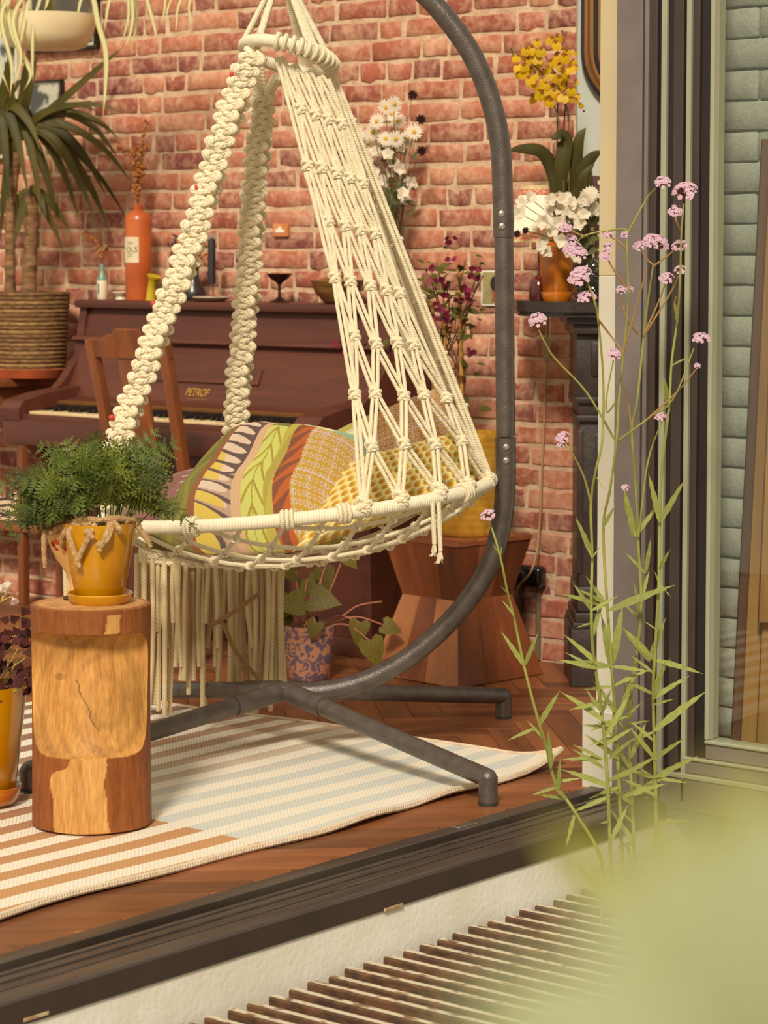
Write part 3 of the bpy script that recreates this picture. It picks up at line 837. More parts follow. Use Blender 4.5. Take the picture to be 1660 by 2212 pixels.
for k in range(3):
    m.tube([P(300 + i * 31, 1190 + 12 * math.sin(i / 10 * math.pi) + k * 9, DC + .25 + uni(-.004, .004)) for i in range(11)], .0085, 7)
obj('fringe_header', m, m_rope, chair)
m = M(); m.tube(catmull([P(*q, DC + .20) for q in ((560, 1282), (500, 1325), (455, 1352), (480, 1345), (505, 1400), (535, 1440), (563, 1468))], 6), .0062, 7)
obj('tie_cord', m, m_brope, chair)

# ================================================================== cushions
def pillow(cor, th, col, N=150, pinch=.06, flat=.0, disp=None, sagc=(0, 0, 0)):
    a, b_, c, d = [Vector(q) for q in cor]      # TL TR BR BL
    nrm = ((b_ - a).cross(d - a) + (b_ - c).cross(c - d) * -1).normalized()
    if nrm.dot(FW) > 0: nrm = -nrm               # towards the camera
    m = M(); cols = []
    U = np.linspace(0, 1, N)
    def pt(u, v, s):
        x, y = 2 * u - 1, 2 * v - 1
        uu = .5 + .5 * x * (1 - pinch * (1 - y * y)); vv = .5 + .5 * y * (1 - pinch * (1 - x * x))
        base = a * (1 - uu) * (1 - vv) + b_ * uu * (1 - vv) + c * uu * vv + d * (1 - uu) * vv
        t = ((1 - x ** 4) * (1 - y ** 4)) ** .5 * (1 - .25 * (x * x + y * y) / 2)
        w = mnoise.noise(Vector((u * 3, v * 3, s * 2.0))) * .012 * t + mnoise.noise(Vector((u * 9, v * 9, s * 5.0))) * .003 * t
        dd = disp(u, v) * min(1, t * 3) if (disp and s > 0) else 0
        return base + nrm * (s * (th * t) + w + dd)
    for s in (1, -1):
        m.grid(lambda u, v: pt(u, v, s), N, N)
    uv = [(i / (N - 1), j / (N - 1)) for j in range(N) for i in range(N)]
    cols = [col(u, v) for u, v in uv]; cols = cols + cols
    return m, cols
L3 = lambda *c: np.array(srgb(*c)[:3])
KC = .72
OLV, RST, GRY, PNK, YEL, PCH, LIM, DLM, OLY, BRN, ORG, MUS, LIL, CRM, TEA, MAU = (L3(126, 118, 50), L3(150, 92, 52), L3(104, 80, 76), L3(230, 200, 176), L3(226, 194, 84), L3(222, 180, 138),
    L3(212, 212, 110), L3(176, 150, 48), L3(190, 172, 74), L3(138, 76, 52), L3(196, 98, 34), L3(206, 160, 44), L3(222, 200, 206), L3(236, 226, 180), L3(160, 190, 160), L3(150, 94, 86))
OLV, RST, GRY, PNK, YEL, PCH, LIM, DLM, OLY, BRN, ORG, MUS, LIL, CRM, TEA, MAU = [q * KC for q in (OLV, RST, GRY, PNK, YEL, PCH, LIM, DLM, OLY, BRN, ORG, MUS, LIL, CRM, TEA, MAU)]
def leafcol(u, v):
    b_ = u + .035 * math.sin(v * 4 + .4) + .012 * math.sin(v * 11)
    if b_ < .19:
        g = math.sin(b_ * 50 + v * 9 + 2 * math.sin(v * 13)); return OLV * (1.3 if g > .75 else (.8 if g < -.8 else 1))
    if b_ < .235: return RST
    if b_ < .44:
        w = (b_ - .235) / .205; ph = v * 11.5 - w * 1.1 + .3
        f = ph - math.floor(ph); k = int(math.floor(ph))
        if abs(f - .5) < .37 * math.sqrt(max(0, 1 - (w / .9) ** 3)): return YEL if v > .36 and w < 1.35 * (v - .28) and k % 4 else PNK
        return GRY if v < .66 or f < .3 else L3(196, 160, 134) * KC
    if b_ < .495: return PCH * (1 if abs(math.sin(b_ * 130)) > .25 else .86)
    if b_ < .62:
        w = (b_ - .5575) / .0625; g = math.sin((v * 38) - abs(w) * 6)
        return (DLM if g > .78 or abs(w) < .05 else LIM) if v > .18 else OLV
    if b_ < .675: return OLY * (1.08 if math.sin(v * 7 + b_ * 40) > 0 else .9)
    if b_ < .775:
        w = (b_ - .675) / .1; f = (v * 7 + w * 1.6) % 1
        return (ORG if f < .75 * w + .12 else BRN) if v > .12 else CRM
    if v < .13: return CRM if b_ < .87 else TEA
    du, dv = (b_ * 38) % 1 - .5, (v * 15) % 1 - .5
    if abs((b_ * 38 / 3) % 1 - .02) < .03 or abs((v * 2.6) % 1 - .5) < .012: return LIL
    return LIL if .06 < (du * du + dv * dv * 1.2) < .13 else MUS
def dotcol(u, v):
    if v < .13 + .1 * math.sin(u * 5): return OLY if u < .45 else (ORG if u < .55 else TEA if u > .72 else MUS)
    if u < .28 + .05 * math.sin(v * 6):
        f = math.sin(v * 15 + u * 8); return CRM * (1 if f > -.3 else .8) if v < .45 else (BRN if v < .62 else ORG)
    du, dv = (u * 22) % 1 - .5, (v * 13) % 1 - .5
    if abs((u * 7) % 1 - .03) < .035 or abs((v * 2.2 + u * .4) % 1 - .5) < .015: return LIL
    return LIL if .06 < (du * du + dv * dv) < .13 else L3(206, 146, 46) * KC
def mauvecol(u, v):
    r = math.hypot((u - .72) * 1.2, (v - .42)); th = math.atan2(v - .42, u - .72)
    if abs(r - .16) < .012 and th > -2.4: return CRM * .9
    if .17 < r < .42 and abs((th * 3.4 + r * 2) % 1 - .5) < .05: return CRM * .85
    return MAU * (.94 + .06 * math.sin(u * 30 + v * 20))
def hexd(u, v):
    x, y = u * 17, v * 10.5
    row = math.floor(y); xx = x + (.5 if row % 2 else 0)
    best = 9
    for dy in (-1, 0, 1):
        r2 = row + dy; o = .5 if r2 % 2 else 0
        cx_ = math.floor(x + o) + .5 - o
        for dx in (-1, 0, 1):
            best = min(best, math.hypot((x - (cx_ + dx)) * .95, (y - (r2 + .5))))
    return best
def hexcol(u, v):
    d = hexd(u, v)
    return L3(200, 142, 20) * .8 if d < .24 else (L3(216, 170, 44) * .85 if d < .36 else L3(232, 214, 140) * .85)
def hexdisp(u, v):
    d = hexd(u, v); return .011 * (min(d, .52) / .5) ** 1.5 - .006
m_print = col_mat('printed_linen'); m_knit = col_mat('knitted_yarn', .9, .4, 400)
def cushion(name, cor, th, col, mt, label, cat='cushion', **kw):
    m, cols = pillow([P(*q) for q in cor], th, col, **kw)
    o = obj(name, m, mt, None, True, 70, cols); return tag(o, label, cat)
cushion('mauve_cushion', [(322, 1052, DC - .05), (520, 985, DC + .02), (500, 1150, DC - .22), (262, 1150, DC - .22)], .055, mauvecol, m_print, 'mauve cushion with thin cream line drawing, behind the fern')
cushion('patterned_cushion', [(694, 948, DC + .14), (972, 828, DC + .22), (992, 1000, DC + .1), (704, 1080, DC + .06)], .06, dotcol, m_print, 'mustard dotted patterned cushion leaning behind the rope net')
cushion('leaf_print_cushion', [(509, 926, DC - .16), (800, 952, DC - .02), (715, 1170, DC - .24), (312, 1182, DC - .30)], .085, leafcol, m_print, 'large cushion printed with lime, peach and rust tropical leaves', N=240, pinch=.03)
cushion('honeycomb_cushion', [(738, 1000, DC - .06), (1005, 928, DC + .06), (1050, 1070, DC - .1), (632, 1192, DC - .32)], .06, hexcol, m_knit, 'yellow and cream honeycomb knitted cushion under the rope net', N=230, disp=hexdisp, pinch=.05)

# ================================================================== log stool
m_log, nt, b = newmat('oiled_log_wood')
tc = nd(nt, 'ShaderNodeTexCoord'); at = nd(nt, 'ShaderNodeVertexColor', layer_name='Col')
mp = nd(nt, 'ShaderNodeMapping', i_Vector=tc.outputs['Object'], i_Scale=(1, 1, .14))
n1 = nd(nt, 'ShaderNodeTexNoise', i_Vector=mp.outputs[0], i_Scale=55.0, i_Detail=6.0, i_Distortion=.8)
n2 = nd(nt, 'ShaderNodeTexNoise', i_Vector=mp.outputs[0], i_Scale=230.0, i_Detail=2.0)
f = nd(nt, 'ShaderNodeMapRange', i_Value=mth(nt, 'ADD', mth(nt, 'MULTIPLY', n1.outputs[0], .6), mth(nt, 'MULTIPLY', n2.outputs[0], .4)), i_1=.3, i_2=.7)
c1 = mixc(nt, f.outputs[0], (1, 1, 1, 1), (.52, .40, .30, 1))
nt.links.new(mixc(nt, 1.0, at.outputs[0], c1, 'MULTIPLY'), b.inputs['Base Color'])
b.inputs['Roughness'].default_value = .58; b.inputs['Coat Weight'].default_value = .0; b.inputs['Specular IOR Level'].default_value = .3
bp = nd(nt, 'ShaderNodeBump', i_Height=n2.outputs[0], i_Strength=.15, i_Distance=.002); nt.links.new(bp.outputs[0], b.inputs['Normal'])
LG = G(200, 1788); LR, LH = .1325, None
LH = P(200, 1316, dep(LG)).z
lm = M(); cols = []
NT, NZ = 260, 220
ang0 = math.atan2(-FW.y, -FW.x)                       # towards the camera
HEART, SAP, SCO = L3(156, 92, 46), L3(226, 172, 98), L3(222, 164, 88)
zs0, zs1 = P(200, 1655, dep(LG) - LR).z, P(200, 1386, dep(LG) - LR).z
for j in range(NZ + 1):
    zz = LH * j / NZ
    for i in range(NT):
        a = 2 * math.pi * i / NT; aa = (a - ang0 + math.pi) % (2 * math.pi) - math.pi
        r = LR * (1 + .012 * math.sin(2 * a + 1) + .006 * math.sin(5 * a + zz * 6)) * (1.0 - .015 * math.sin(zz / LH * math.pi))
        if j in (0, NZ): r -= .004
        x, y = r * math.cos(aa), r * math.sin(aa)     # x towards camera
        sc_ = False
        zc, hb = (zs0 + zs1) / 2, (zs1 - zs0) / 2
        q = 1 - abs(y / (LR * 1.05)) ** 8 - abs((zz - zc) / hb) ** 5
        if q > 0 and x > 0:
            depth = .056 * q ** .5 * (.42 + .66 * ((zz - zs0) / (zs1 - zs0)))
            lim = LR * .985 - depth - .58 * y * y / LR
            if x > lim: x = lim; sc_ = True
        ca, sa = math.cos(ang0), math.sin(ang0)
        lm.v.append((LG.x + x * ca - y * sa, LG.y + x * sa + y * ca, zz + .0138))
        # sapwood patches of their own shape
        w = mnoise.noise(Vector((aa * 2.0, zz * 7, 3))) * .25
        if sc_:
            ww = .5 + .9 * mnoise.noise(Vector((y * 9, zz * 9, 1.7))); rr_ = math.hypot((y - .045) * 1.4, zz - zc + .02); c = SCO * (1.08 - .34 * max(0, min(1, ww)) - .16 * max(0, math.sin(rr_ * 120 + 3 * ww)) - (.30 if math.hypot(y + .062, (zz - zc - .035) * 1.6) < .012 else 0))
            if abs((y + .012) - (zz - zc) * -.45 - .003 * math.sin(zz * 120)) < .0016 and -.08 < zz - zc < .03: c = c * .35
        else:
            low = abs(aa + .10 + .06 * math.sin(zz * 26) + .03 * math.sin(zz * 71)) < .46 + w + .05 * math.sin(zz * 19 + 1) and zz < zs0 + .01
            topp = abs(aa - .40 + w) < .22 + w * .5 and zz > zs1 - .005 and zz < LH - .01
            c = SAP * .95 if (low or topp) else HEART * (1 + .5 * w)
        cols.append(c)
for j in range(NZ):
    for i in range(NT):
        i2 = (i + 1) % NT; lm.f.append((j * NT + i, j * NT + i2, (j + 1) * NT + i2, (j + 1) * NT + i)); lm.uv.append([(0, 0)] * 4)
ct = len(lm.v)                                         # top disc
for k in range(1, 9):
    for i in range(NT):
        t = 1 - k / 8; vx = lm.v[NZ * NT + i]
        lm.v.append((LG.x + (vx[0] - LG.x) * t, LG.y + (vx[1] - LG.y) * t, LH + .014 + (.0015 if k > 0 else 0)))
        cols.append(L3(224, 172, 112) * (1 + .10 * math.sin(t * 40 + .8 * math.sin(i * .1)) ))
for k in range(8):
    o0 = NZ * NT if k == 0 else ct + (k - 1) * NT; o1 = ct + k * NT
    for i in range(NT):
        i2 = (i + 1) % NT; lm.f.append((o0 + i, o0 + i2, o1 + i2, o1 + i)); lm.uv.append([(0, 0)] * 4)
lm.f.append(tuple(reversed(range(NT)))); lm.uv.append([(0, 0)] * NT)
tag(obj('log_stool', lm, m_log, None, True, 32, cols), 'turned log stool with a scooped out front, standing on the rug', 'stool')
LTOP = LH + .0155
# ================================================================== plant helpers
def leaf_verts(L, W, n=6, fold=.25, droop=.25, tipp=1.0, curl=0.0):
    """one leaf along +x, blade in xy, z up"""
    v, F = [], []
    for i in range(n + 1):
        t = i / n; w = W * .5 * (math.sin(math.pi * min(1, t ** .8)) ** tipp if 0 < t < 1 else 0.02)
        z = -droop * L * t * t
        x = L * t
        v += [Vector((x, -w, z + fold * w)), Vector((x, 0, z)), Vector((x, w, z + fold * w))]
    for i in range(n):
        a = i * 3; F += [(a, a + 1, a + 4, a + 3), (a + 1, a + 2, a + 5, a + 4)]
    return v, F
def leaf_mesh(name, mt, L=1.0, W=.3, **kw):
    m = M(); v, F = leaf_verts(L, W, **kw); m.add(v, F); return mesh_of(name, m, mt, True, 80)
def orient(p, d, up=UPZ, s=1.0, roll=0.0):
    x = Vector(d).normalized(); y = Vector(up).cross(x)
    if y.length < 1e-4: y = Vector((0, 1, 0)).cross(x)
    y.normalize(); z = x.cross(y)
    return basis(x, y, z, p) @ Matrix.Rotation(roll, 4, 'X') @ Matrix.Scale(s, 4)
def rdir(zmin=-1, zmax=1):
    a = uni(0, 2 * math.pi); z = uni(zmin, zmax); r = math.sqrt(max(0, 1 - z * z)); return Vector((r * math.cos(a), r * math.sin(a), z))
def ribbon(m, path, wid, up=None, fold=.3):
    """strap leaf along a path; wid(t)"""
    n = len(path); v, F = [], []
    for i, p in enumerate(path):
        t = (path[min(i + 1, n - 1)] - path[max(i - 1, 0)]).normalized()
        s = t.cross(up if up is not None else UPZ)
        if s.length < 1e-3: s = RT.copy()
        s.normalize(); nn = s.cross(t); w = wid(i / (n - 1))
        v += [p - s * w + nn * w * fold, p, p + s * w + nn * w * fold]
    for i in range(n - 1):
        a = i * 3; F += [(a, a + 1, a + 4, a + 3), (a + 1, a + 2, a + 5, a + 4)]
    return m.add(v, F)
m_yel = mat('mustard_glazed_ceramic', srgb(206, 148, 8), .16, srgb(182, 116, 4), 5, coat=.6, st=(1, 1, .5))
m_amb = mat('amber_glazed_ceramic', srgb(206, 120, 22), .18, srgb(176, 92, 14), 5, coat=.5)
m_soil = mat('potting_soil', srgb(52, 34, 22), .95, srgb(30, 20, 14), 60, bump=.8)
m_fern = mat('fern_green', srgb(62, 76, 28), .5, srgb(118, 124, 46), 9, rv=.45, transl=.25, spec=.3)
m_stemb = mat('wiry_dark_stem', srgb(72, 44, 28), .6)
m_rhiz = mat('furry_rhizome', srgb(216, 178, 124), .95, srgb(176, 134, 86), 120, bump=1.0, bs=500)
def pot_prof(r0, r1, h, th=.006):
    return [(.001, 0), (r0 - .004, 0), (r0, .004), (r0 + (r1 - r0) * .5, h * .48), (r1, h - .004), (r1 + .0005, h), (r1 - th, h), (r1 - th - .001, h - .01), (r0 + (r1 - r0) * .8 - th, h * .85), (.001, h * .84)]
def saucer_prof(r, h=.022):
    return [(.001, 0), (r * .82, 0), (r * .93, h * .35), (r, h * .92), (r * .985, h), (r * .95, h * .95), (r * .87, h * .42), (r * .8, h * .3), (.001, h * .28)]

# ------------------------------------------------------------------ fern in mustard pot on the log
FC = P(216, 1310, dep(LG) - .005); FC = Vector((FC.x, FC.y, LTOP))
fern = thing('potted_fern', 'bushy green fern with furry rhizomes in a glossy mustard pot on the log stool', 'potted plant', FC)
obj('saucer', M().lathe(saucer_prof(.0735, .024), FC, 48), m_yel, fern)
PB = FC + Vector((0, 0, .008))
obj('pot', M().lathe(pot_prof(.054, .0825, .172), PB, 56), m_yel, fern)
RIMZ = PB.z + .172
obj('soil', M().lathe([(.001, .006), (.05, .004), (.074, 0)], (PB.x, PB.y, RIMZ - .02), 24), m_soil, fern)
FD = dep(FC)
def frond(start, tip, width, seed, n=13, droop=.03):
    rs = random.Random(seed); m = M()
    mid = start.lerp(tip, .5) + UPZ * (.035 + droop) - FW * rs.uniform(-.02, .03)
    path = catmull([start, start.lerp(mid, .55) + UPZ * .012, mid, tip], 8); N = len(path)
    m.tube(path[::2] + [path[-1]], [.0013] * (len(path[::2]) + 1), 4)
    nb = (-FW * .75 + UPZ * .65 + RT * rs.uniform(-.5, .5)).normalized()
    i0 = int(N * .27)
    for k in range(n):
        t = k / (n - 1); i = min(N - 2, int(i0 + (N - 1 - i0) * t)); p = path[i]; tg = (path[i + 1] - path[i]).normalized()
        sd = tg.cross(nb).normalized(); nn = sd.cross(tg)
        Lp = width * (1 - t) ** .62 * (.72 + .28 * min(1, t * 4)) + .006
        for s in (-1, 1):
            d = (sd * s * .85 + tg * .55 - UPZ * .15).normalized(); w = Lp * .30
            q = d.cross(nn).normalized(); nl = 5
            base = p; v = [base]; F = []
            spine = [p + d * (Lp * (j / nl)) + nn * (-.12 * Lp * (j / nl) ** 2) for j in range(nl + 1)]
            o = len(m.v); vs_ = list(spine)
            for j in range(nl):
                wj = w * (1 - j / nl) + .0012; tipo = (spine[j] + spine[j + 1]) / 2 + d * (Lp / nl * .75)
                for s2 in (-1, 1):
                    vs_.append(tipo + q * s2 * wj + nn * .25 * wj); F.append((j, len(vs_) - 1, j + 1) if s2 > 0 else (j, j + 1, len(vs_) - 1))
            m.add(vs_, F)
    return m
tips = [(4, 1168, 0), (38, 1172, -.03), (72, 1140, -.02), (2, 1125, .02), (10, 1052, .03), (32, 1024, .0), (60, 1050, -.03), (92, 968, .03), (118, 990, .0), (140, 1012, -.03), (148, 952, .04), (176, 1002, -.03),
        (196, 962, .02), (208, 938, .03), (228, 990, -.03), (250, 955, .02), (263, 985, -.02), (286, 972, .02), (300, 1003, .0), (330, 932, .03), (346, 968, .01), (370, 955, .02), (335, 1012, -.02), (326, 1048, -.03),
        (338, 1066, .0), (300, 1052, -.05), (276, 1062, -.05), (240, 1048, -.06), (212, 1092, -.07), (158, 1112, -.06), (128, 1092, -.05), (108, 1118, -.04), (182, 1058, -.06), (58, 1108, -.03), (90, 1060, -.04),
        (148, 1060, -.05), (205, 1030, -.05), (255, 1015, -.05), (120, 1045, .04), (30, 1080, .03), (430, 1146, -.05), (352, 1100, -.04), (165, 985, .05), (232, 965, .05), (310, 960, .05), (75, 1085, .05)]
for i, (tx, ty, dd) in enumerate(tips):
    if i in (9, 16, 24, 26, 28, 31, 36, 38, 42, 43, 45): continue
    st = P(150 + 130 * ((tx + 20) / 420.0) + uni(-12, 12), 1136, FD + dd * .6)
    kx = 1.12 if tx < 420 else 1.0
    tp = P(216 + (tx - 216) * kx, 1110 + (ty - 1110) * 1.05, FD + dd - .01)
    obj('frond', frond(st, tp, uni(.054, .074) if tx != 430 else .045, i, 10, uni(0, .03)), m_fern, fern)
rz = [[(178, 1128), (120, 1130), (98, 1150), (95, 1185), (97, 1226)], [(170, 1130), (128, 1140), (112, 1150), (104, 1148)], [(165, 1132), (140, 1150), (133, 1182)], [(185, 1132), (150, 1148), (160, 1190), (172, 1226)],
      [(205, 1134), (192, 1160), (175, 1195), (163, 1222)], [(238, 1130), (228, 1160), (215, 1190)], [(243, 1128), (232, 1165), (208, 1178)], [(186, 1136), (190, 1152), (203, 1162)], [(246, 1128), (256, 1140), (263, 1152)],
      [(270, 1126), (292, 1124), (303, 1145), (318, 1165), (326, 1182)], [(160, 1126), (190, 1122), (225, 1124)], [(225, 1122), (255, 1120), (290, 1124), (306, 1122)], [(140, 1122), (118, 1128)], [(200, 1130), (178, 1136), (160, 1128)]]
for pl_ in rz:
    n = len(pl_); pp = []
    for i, (x, y) in enumerate(pl_):
        off = (x - 216) / FPX * FD; rad = .083; front = math.sqrt(max(0, rad * rad - min(off * off, rad * rad)))
        dpt = FD - front - (.009 if y > 1136 else -.02)
        pp.append(P(x, y, dpt))
    path = catmull(pp, 7); m = M(); rr = [.0074 * (1 - .45 * (i / len(path)) ** 3) * uni(.9, 1.1) for i in range(len(path))]
    m.tube(path, rr, 8)
    for i in range(len(path) * 7):
        k = random.randrange(len(path)); d = rdir(); b0 = path[k] + d * rr[k] * .8
        m.add([b0, b0 + rdir() * .0012, b0 + d * .004 + UPZ * -.001], [(0, 1, 2)])
    obj('rhizome', m, m_rhiz, fern)
# painted bowl on a dark dish behind the pot
BC = P(170, 1300, dep(LG) + .055); BC = Vector((BC.x, BC.y, LTOP))
bw = thing('painted_bowl', 'cream bowl with orange painted motifs half hidden behind the mustard pot', 'bowl', BC)
m_bowl, nt, b = newmat('painted_cream_ceramic')
ge = nd(nt, 'ShaderNodeNewGeometry'); sp = nd(nt, 'ShaderNodeSeparateXYZ', i_0=ge.outputs['Position'])
vz = nd(nt, 'ShaderNodeTexVoronoi', i_Vector=ge.outputs['Position'], i_Scale=55.0)
cr = nd(nt, 'ShaderNodeValToRGB', i_0=vz.outputs['Distance']); cr.color_ramp.interpolation = 'CONSTANT'
e = cr.color_ramp.elements; e[0].color = srgb(60, 30, 22); e[1].position = .5; e[1].color = srgb(226, 180, 110); q = e.new(.28); q.color = srgb(208, 70, 24)
msk = mth(nt, 'GREATER_THAN', sp.outputs[2], LTOP + .115)
nt.links.new(mixc(nt, msk, srgb(218, 168, 96), cr.outputs[0]), b.inputs['Base Color']); b.inputs['Roughness'].default_value = .3
obj('body', M().lathe([(.001, .004), (.022, .004), (.026, .012), (.020, .03), (.028, .06), (.052, .095), (.068, .13), (.070, .165), (.066, .168), (.064, .13), (.045, .1), (.001, .07)], BC, 40), m_bowl, bw)
obj('dark_dish', M().lathe([(.001, 0), (.030, 0), (.036, .004), (.034, .0045), (.001, .003)], BC, 32), mat('dark_tinted_glass', srgb(52, 34, 30), .12, coat=.5), bw)

# ------------------------------------------------------------------ purple oxalis at far left
OC = G(-26, 1748); OC.z = .0
ox = thing('potted_oxalis', 'dark purple leaved oxalis with white flowers in an amber pot at the left edge', 'potted plant', OC + Vector((0, 0, .018)))
OB = OC + Vector((0, 0, .018))
obj('saucer', M().lathe(saucer_prof(.078, .04), OB, 40), m_amb, ox)
obj('pot', M().lathe(pot_prof(.062, .0935, .262, .008), OB + Vector((0, 0, .012)), 48), m_yel, ox)
obj('soil', M().lathe([(.001, .01), (.06, .006), (.082, 0)], OB + Vector((0, 0, .25)), 24), m_soil, ox)
m_oxl = mat('purple_oxalis_leaf', srgb(58, 28, 30), .6, srgb(88, 40, 32), 20, rv=.3, transl=.15, spec=.15)
m_oxp = mat('white_oxalis_petal', srgb(240, 226, 216), .6, transl=.4)
m_oxs = mat('pale_green_stalk', srgb(176, 160, 84), .6)
tri = M(); 
tri.add([Vector((0, 0, 0)), Vector((.8, -.55, .12)), Vector((1, -.1, .0)), Vector((1, .1, 0)), Vector((.8, .55, .12)), Vector((.5, 0, .02))], [(0, 1, 5), (1, 2, 5), (2, 3, 5), (3, 4, 5), (4, 0, 5)])
TRI = mesh_of('leaflet', tri, m_oxl, True, 80)
OD = dep(OC)
for i in range(34):
    px, py = uni(-60, 72), uni(1318, 1500)
    d = OD + uni(-.08, .08); p = P(px, py, d)
    m = M(); m.tube(catmull([OB + Vector((uni(-.04, .04), uni(-.04, .04), .25)), p - UPZ * .03 + RT * uni(-.02, .02), p], 4), .0013, 5)
    st = obj('stalk', m, m_oxs, ox)
    a0 = uni(0, 6)
    for k in range(3):
        a = a0 + k * 2.09; dr = (RT * math.cos(a) + (FW * .5 + UPZ * .6) * math.sin(a) - UPZ * .35)
        inst('leaflet', TRI, st, orient(p, dr, -FW + UPZ, uni(.024, .034)))
for tip_, ends in (((18, 1275), (14, 1262)), ((26, 1288), (32, 1300)), ((8, 1280), (-2, 1270))):
    p = P(*tip_, OD - .06); m = M(); m.tube(catmull([OB + Vector((0, 0, .25)), P(-6, 1320, OD - .06), P(2, 1300, OD - .06), p], 5), .0014, 5)
    st = obj('stalk', m, m_oxs, ox)
    d = (P(*ends, OD - .07) - p).normalized(); q = d.cross(FW).normalized(); r2 = d.cross(q)
    m = M()
    for k in range(5):
        a = k * 1.2566; o = q * math.cos(a) + r2 * math.sin(a); s_ = q * -math.sin(a) + r2 * math.cos(a)
        m.add([p, p + d * .010 + o * .003 - s_ * .003, p + d * .010 + o * .003 + s_ * .003, p + d * .017 + o * .010 - s_ * .006, p + d * .018 + o * .010 + s_ * .006], [(0, 1, 2), (1, 3, 4, 2)])
    obj('flower', m, m_oxp, st)

# ------------------------------------------------------------------ patterned floor pot with arrowhead plant
SC = G(668, 1466)
sy = thing('potted_arrowhead_plant', 'mottled arrowhead plant in a lilac and terracotta speckled pot on the floor', 'potted plant', SC)
m_spk, nt, b = newmat('speckled_lilac_glaze')
tc = nd(nt, 'ShaderNodeTexCoord')
nz = nd(nt, 'ShaderNodeTexNoise', i_Vector=tc.outputs['Object'], i_Scale=48.0, i_Detail=.5, i_Distortion=1.2)
st_ = nd(nt, 'ShaderNodeMapRange', i_Value=nz.outputs[0], i_1=.48, i_2=.53)
nt.links.new(mixc(nt, st_.outputs[0], srgb(196, 138, 106), srgb(112, 92, 108)), b.inputs['Base Color']); b.inputs['Roughness'].default_value = .4
obj('pot', M().lathe(pot_prof(.063, .082, .165), SC, 44), m_spk, sy)
obj('soil', M().lathe([(.001, .004), (.074, 0)], SC + Vector((0, 0, .142)), 24), m_soil, sy)
m_arr = mat('mottled_green_leaf', srgb(128, 116, 40), .55, srgb(84, 66, 28), 30, rv=.25, transl=.2, spec=.2)
m_pst = mat('pink_petiole', srgb(176, 112, 84), .6)
def arrow_mesh():
    m = M(); pr = [(0, 0), (-.18, .26), (-.05, .46), (.25, .44), (.55, .3), (.8, .13), (1, 0)]
    v = []; F = []
    sp_ = [(-.0, 0), (.05, 0), (.1, 0), (.3, 0), (.55, 0), (.8, 0), (1, 0)]
    for i in range(7): v.append(Vector((sp_[i][0], 0, -.14 * sp_[i][0] ** 2)))
    for s in (-1, 1):
        o = len(v)
        for x, y in pr: v.append(Vector((x, s * y, .10 * y - .14 * x * x)))
        for i in range(6): F.append((i, i + 1, o + i + 1, o + i) if s < 0 else (i, o + i, o + i + 1, i + 1))
    return mesh_of('leaf', m.add(v, F), m_arr, True, 80)
ARR = arrow_mesh(); SD = dep(SC)
for (bx, by, px, py, ang, s, dd) in ((700, 1345, 800, 1385, -70, .085, -.05), (705, 1345, 830, 1350, -20, .06, -.02), (690, 1345, 778, 1345, -100, .07, -.03), (690, 1350, 672, 1290, -10, .095, -.06), (660, 1350, 655, 1300, 190, .09, -.02), (670, 1350, 683, 1345, -110, .055, -.09), (695, 1350, 745, 1195, -50, .06, 0),
        (680, 1350, 700, 1230, -80, .07, .03), (650, 1350, 640, 1235, 150, .075, .0), (655, 1350, 665, 1250, -60, .08, .05), (640, 1350, 628, 1300, 220, .08, .03), (668, 1350, 720, 1180, 60, .07, .04), (648, 1350, 618, 1330, 240, .06, .03)):
    p = P(px, py, SD + dd); q = P(bx, by, SD)
    m = M(); m.tube(catmull([SC + Vector((uni(-.02, .02), uni(-.02, .02), .14)), q.lerp(p, .45) + UPZ * .02, p], 6), .0022, 6); stt = obj('petiole', m, m_pst, sy)
    a = math.radians(ang); d = RT * math.cos(a) + UPZ * math.sin(a) - FW * .25
    inst('leaf', ARR, stt, orient(p, d, -FW + UPZ * .4, s))
m = M(); m.tube(catmull([SC + Vector((.02, .0, .145)), P(740, 1330, SD), P(775, 1308, SD), P(826, 1299, SD)], 6), .002, 6); obj('petiole', m, m_pst, sy)
m = M(); q = SC + Vector((.028, .0, .142)); m.bbox(-.008, .008, -.001, .001, 0, .05, .0005, Matrix.Translation(q) @ Matrix.Rotation(.6, 4, 'Z'), 1); obj('plant_tag', m, m_cap, sy)

# ------------------------------------------------------------------ hourglass stool + yellow basket + bougainvillea
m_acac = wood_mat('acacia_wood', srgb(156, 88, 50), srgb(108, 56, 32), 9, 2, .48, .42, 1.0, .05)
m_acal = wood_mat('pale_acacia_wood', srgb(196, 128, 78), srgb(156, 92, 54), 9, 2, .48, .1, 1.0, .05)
HC0 = G(990, 1489)
rotd = math.radians(44)
ex = RT * math.cos(rotd) + FW * math.sin(rotd); ey = -RT * math.sin(rotd) + FW * math.cos(rotd)
HSB, HST, HW, HH = .372, .322, .235, P(985, 1177, dep(HC0)).z
HCC = HC0 + ex * HSB / 2 + ey * HSB / 2
hs = thing('hourglass_stool', 'reddish brown wooden hourglass stool behind the steel stand', 'stool', (HCC.x, HCC.y, 0))
ZW = P(985, 1303, dep(HC0) + .06).z
def hcorner(s, z, i):
    sx, sy_ = ((-1, -1), (1, -1), (1, 1), (-1, 1))[i % 4]; q = HCC + ex * sx * s / 2 + ey * sy_ * s / 2; q.z = z; return q
